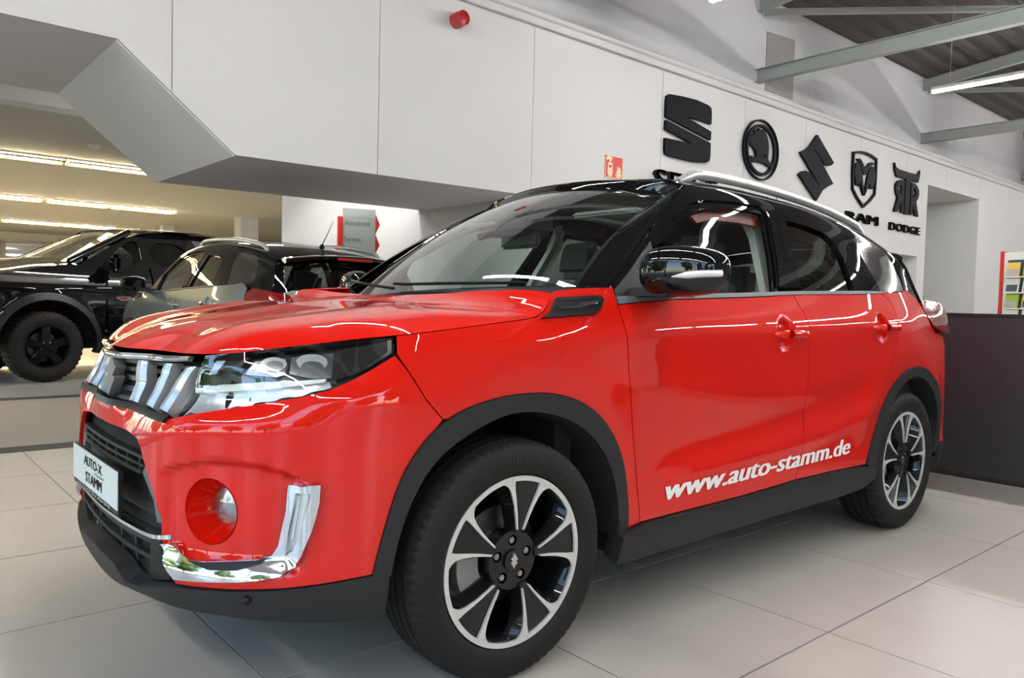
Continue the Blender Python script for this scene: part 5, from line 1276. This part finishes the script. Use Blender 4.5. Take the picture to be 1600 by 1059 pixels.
    for s_ in (0, 1):
        pts = [wsp(np.array([q]), np.array([float(s_)]))[0] for q in np.linspace(0, 1, 8)]
        tube('windscreen_pillar', [tuple(p) for p in pts], .035, 'black_paint', t, 8)
        tube('chrome_edge', [tuple(p+np.array([-.02, 0, .034])) for p in pts], .007, 'satin_metal', t, 6)
    def rfp(u, v):
        x = 1.06+1.72*u; y0 = np.interp(x, [1.06, 1.3, 2.8], [.31, .22, .24]); z = np.interp(x, [1.0, 1.3, 2.0, 2.8], [1.84, 1.885, 1.905, 1.86])+.04*(1-np.abs(2*v-1)**3)
        return np.column_stack([x-.10*(1-(2*v-1)**2)*(1-u), y0+(W2-2*y0)*v, z])
    gridmesh('roof', rfp, np.linspace(0, 1, 12), np.linspace(0, 1, 17), 'black_paint', t, flip=True, auto=60)
    bm = bmesh.new(); addbox(bm, (-.55, .55, .35), (4.8, 1.45, .55)); addbox(bm, (.6, .12, .4), (2.78, 1.88, .5)); addbox(bm, (-.75, .5, .5), (.5, 1.5, 1.1)); addbox(bm, (.5, .15, .5), (.6, 1.85, 1.2)); addbox(bm, (2.70, .15, .5), (2.78, 1.85, 1.4)); addbox(bm, (2.78, .15, .8), (4.8, 1.85, .86)); addbox(bm, (-1.0, .45, .45), (-.9, 1.55, 1.05))
    from_bm('underbody', bm, 'gap_black', t, None)
    box('dashboard', (.42, .2, 1.15), (.80, 1.8, 1.40), 'dash_dark', t, .03)
    for y in (.35, 1.15): 
        s = empty('seat', (1.12, y, .75), parent=t); box('backrest', (0, 0, 0), (.16, .5, .62), 'seat_fabric', s, .04); box('headrest', (.02, .12, .66), (.13, .38, .84), 'seat_fabric', s, .03)
    # wheels
    def pw(x, y, rz):
        w = empty('wheel', (x, y, .412), rz, parent=t)
        lathe('tyre', [(.24, -.12), (.26, -.135), (.33, -.142), (.385, -.135), (.405, -.115), (.412, -.10), (.412, .10), (.40, .12), (.33, .14), (.24, .12)], 'rubber', w, n=120, f=lambda k, j, r: r-.012 if j in (3, 4, 5, 6, 7) and k % 3 == 0 else r, auto=50)
        lathe('rim_barrel', [(.25, -.135), (.245, -.12), (.235, -.08), (.23, .05), (.24, .12), (.1, .10), (.02, .02)], 'rim_black', w, n=48)
        fr = lambda a, b, d: (a, -.075-d, b); bm = bmesh.new()
        for k in range(5):
            c = math.radians(90)+k*2*PI/5; P = lambda a, r: (r*math.cos(c+math.radians(a)), r*math.sin(c+math.radians(a)))
            extrude_poly(bm, [P(-28, .075), P(-15, .15), P(-13, .243), P(0, .245), P(13, .243), P(15, .15), P(28, .075)], fr, -.03, .03)
        extrude_poly(bm, ell(0, 0, .085, .085, 30), fr, -.03, .022); from_bm('spokes', bm, 'rim_black', w, 30)
        for k in range(5):
            a = math.radians(54)+k*2*PI/5; bm = bmesh.new(); extrude_poly(bm, [(.062*math.cos(a)+.011*math.cos(q*PI/3), .062*math.sin(a)+.011*math.sin(q*PI/3)) for q in range(6)], fr, .02, .036); from_bm('wheel_nut', bm, 'satin_metal', w, 30)
        lathe('brake_disc', [(.05, 0), (.17, 0), (.17, .02), (.05, .02)], 'gunmetal', w, n=30)
    pw(0, .14, 0); pw(0, 1.86, PI); pw(3.57, .14, 0); pw(3.57, 1.86, PI)
    box('grille', (-1.09, .55, .62), (-1.03, 1.45, 1.06), 'dark_plastic', t, .02); box('grille_cross', (-1.10, .97, .62), (-1.08, 1.03, 1.06), 'black_paint', t)
    box('grille_cross', (-1.10, .57, .82), (-1.08, 1.43, .88), 'black_paint', t); box('bumper_bar', (-1.16, .35, .42), (-1.0, 1.65, .70), 'black_paint', t, .04)
    return t
make_pickup()
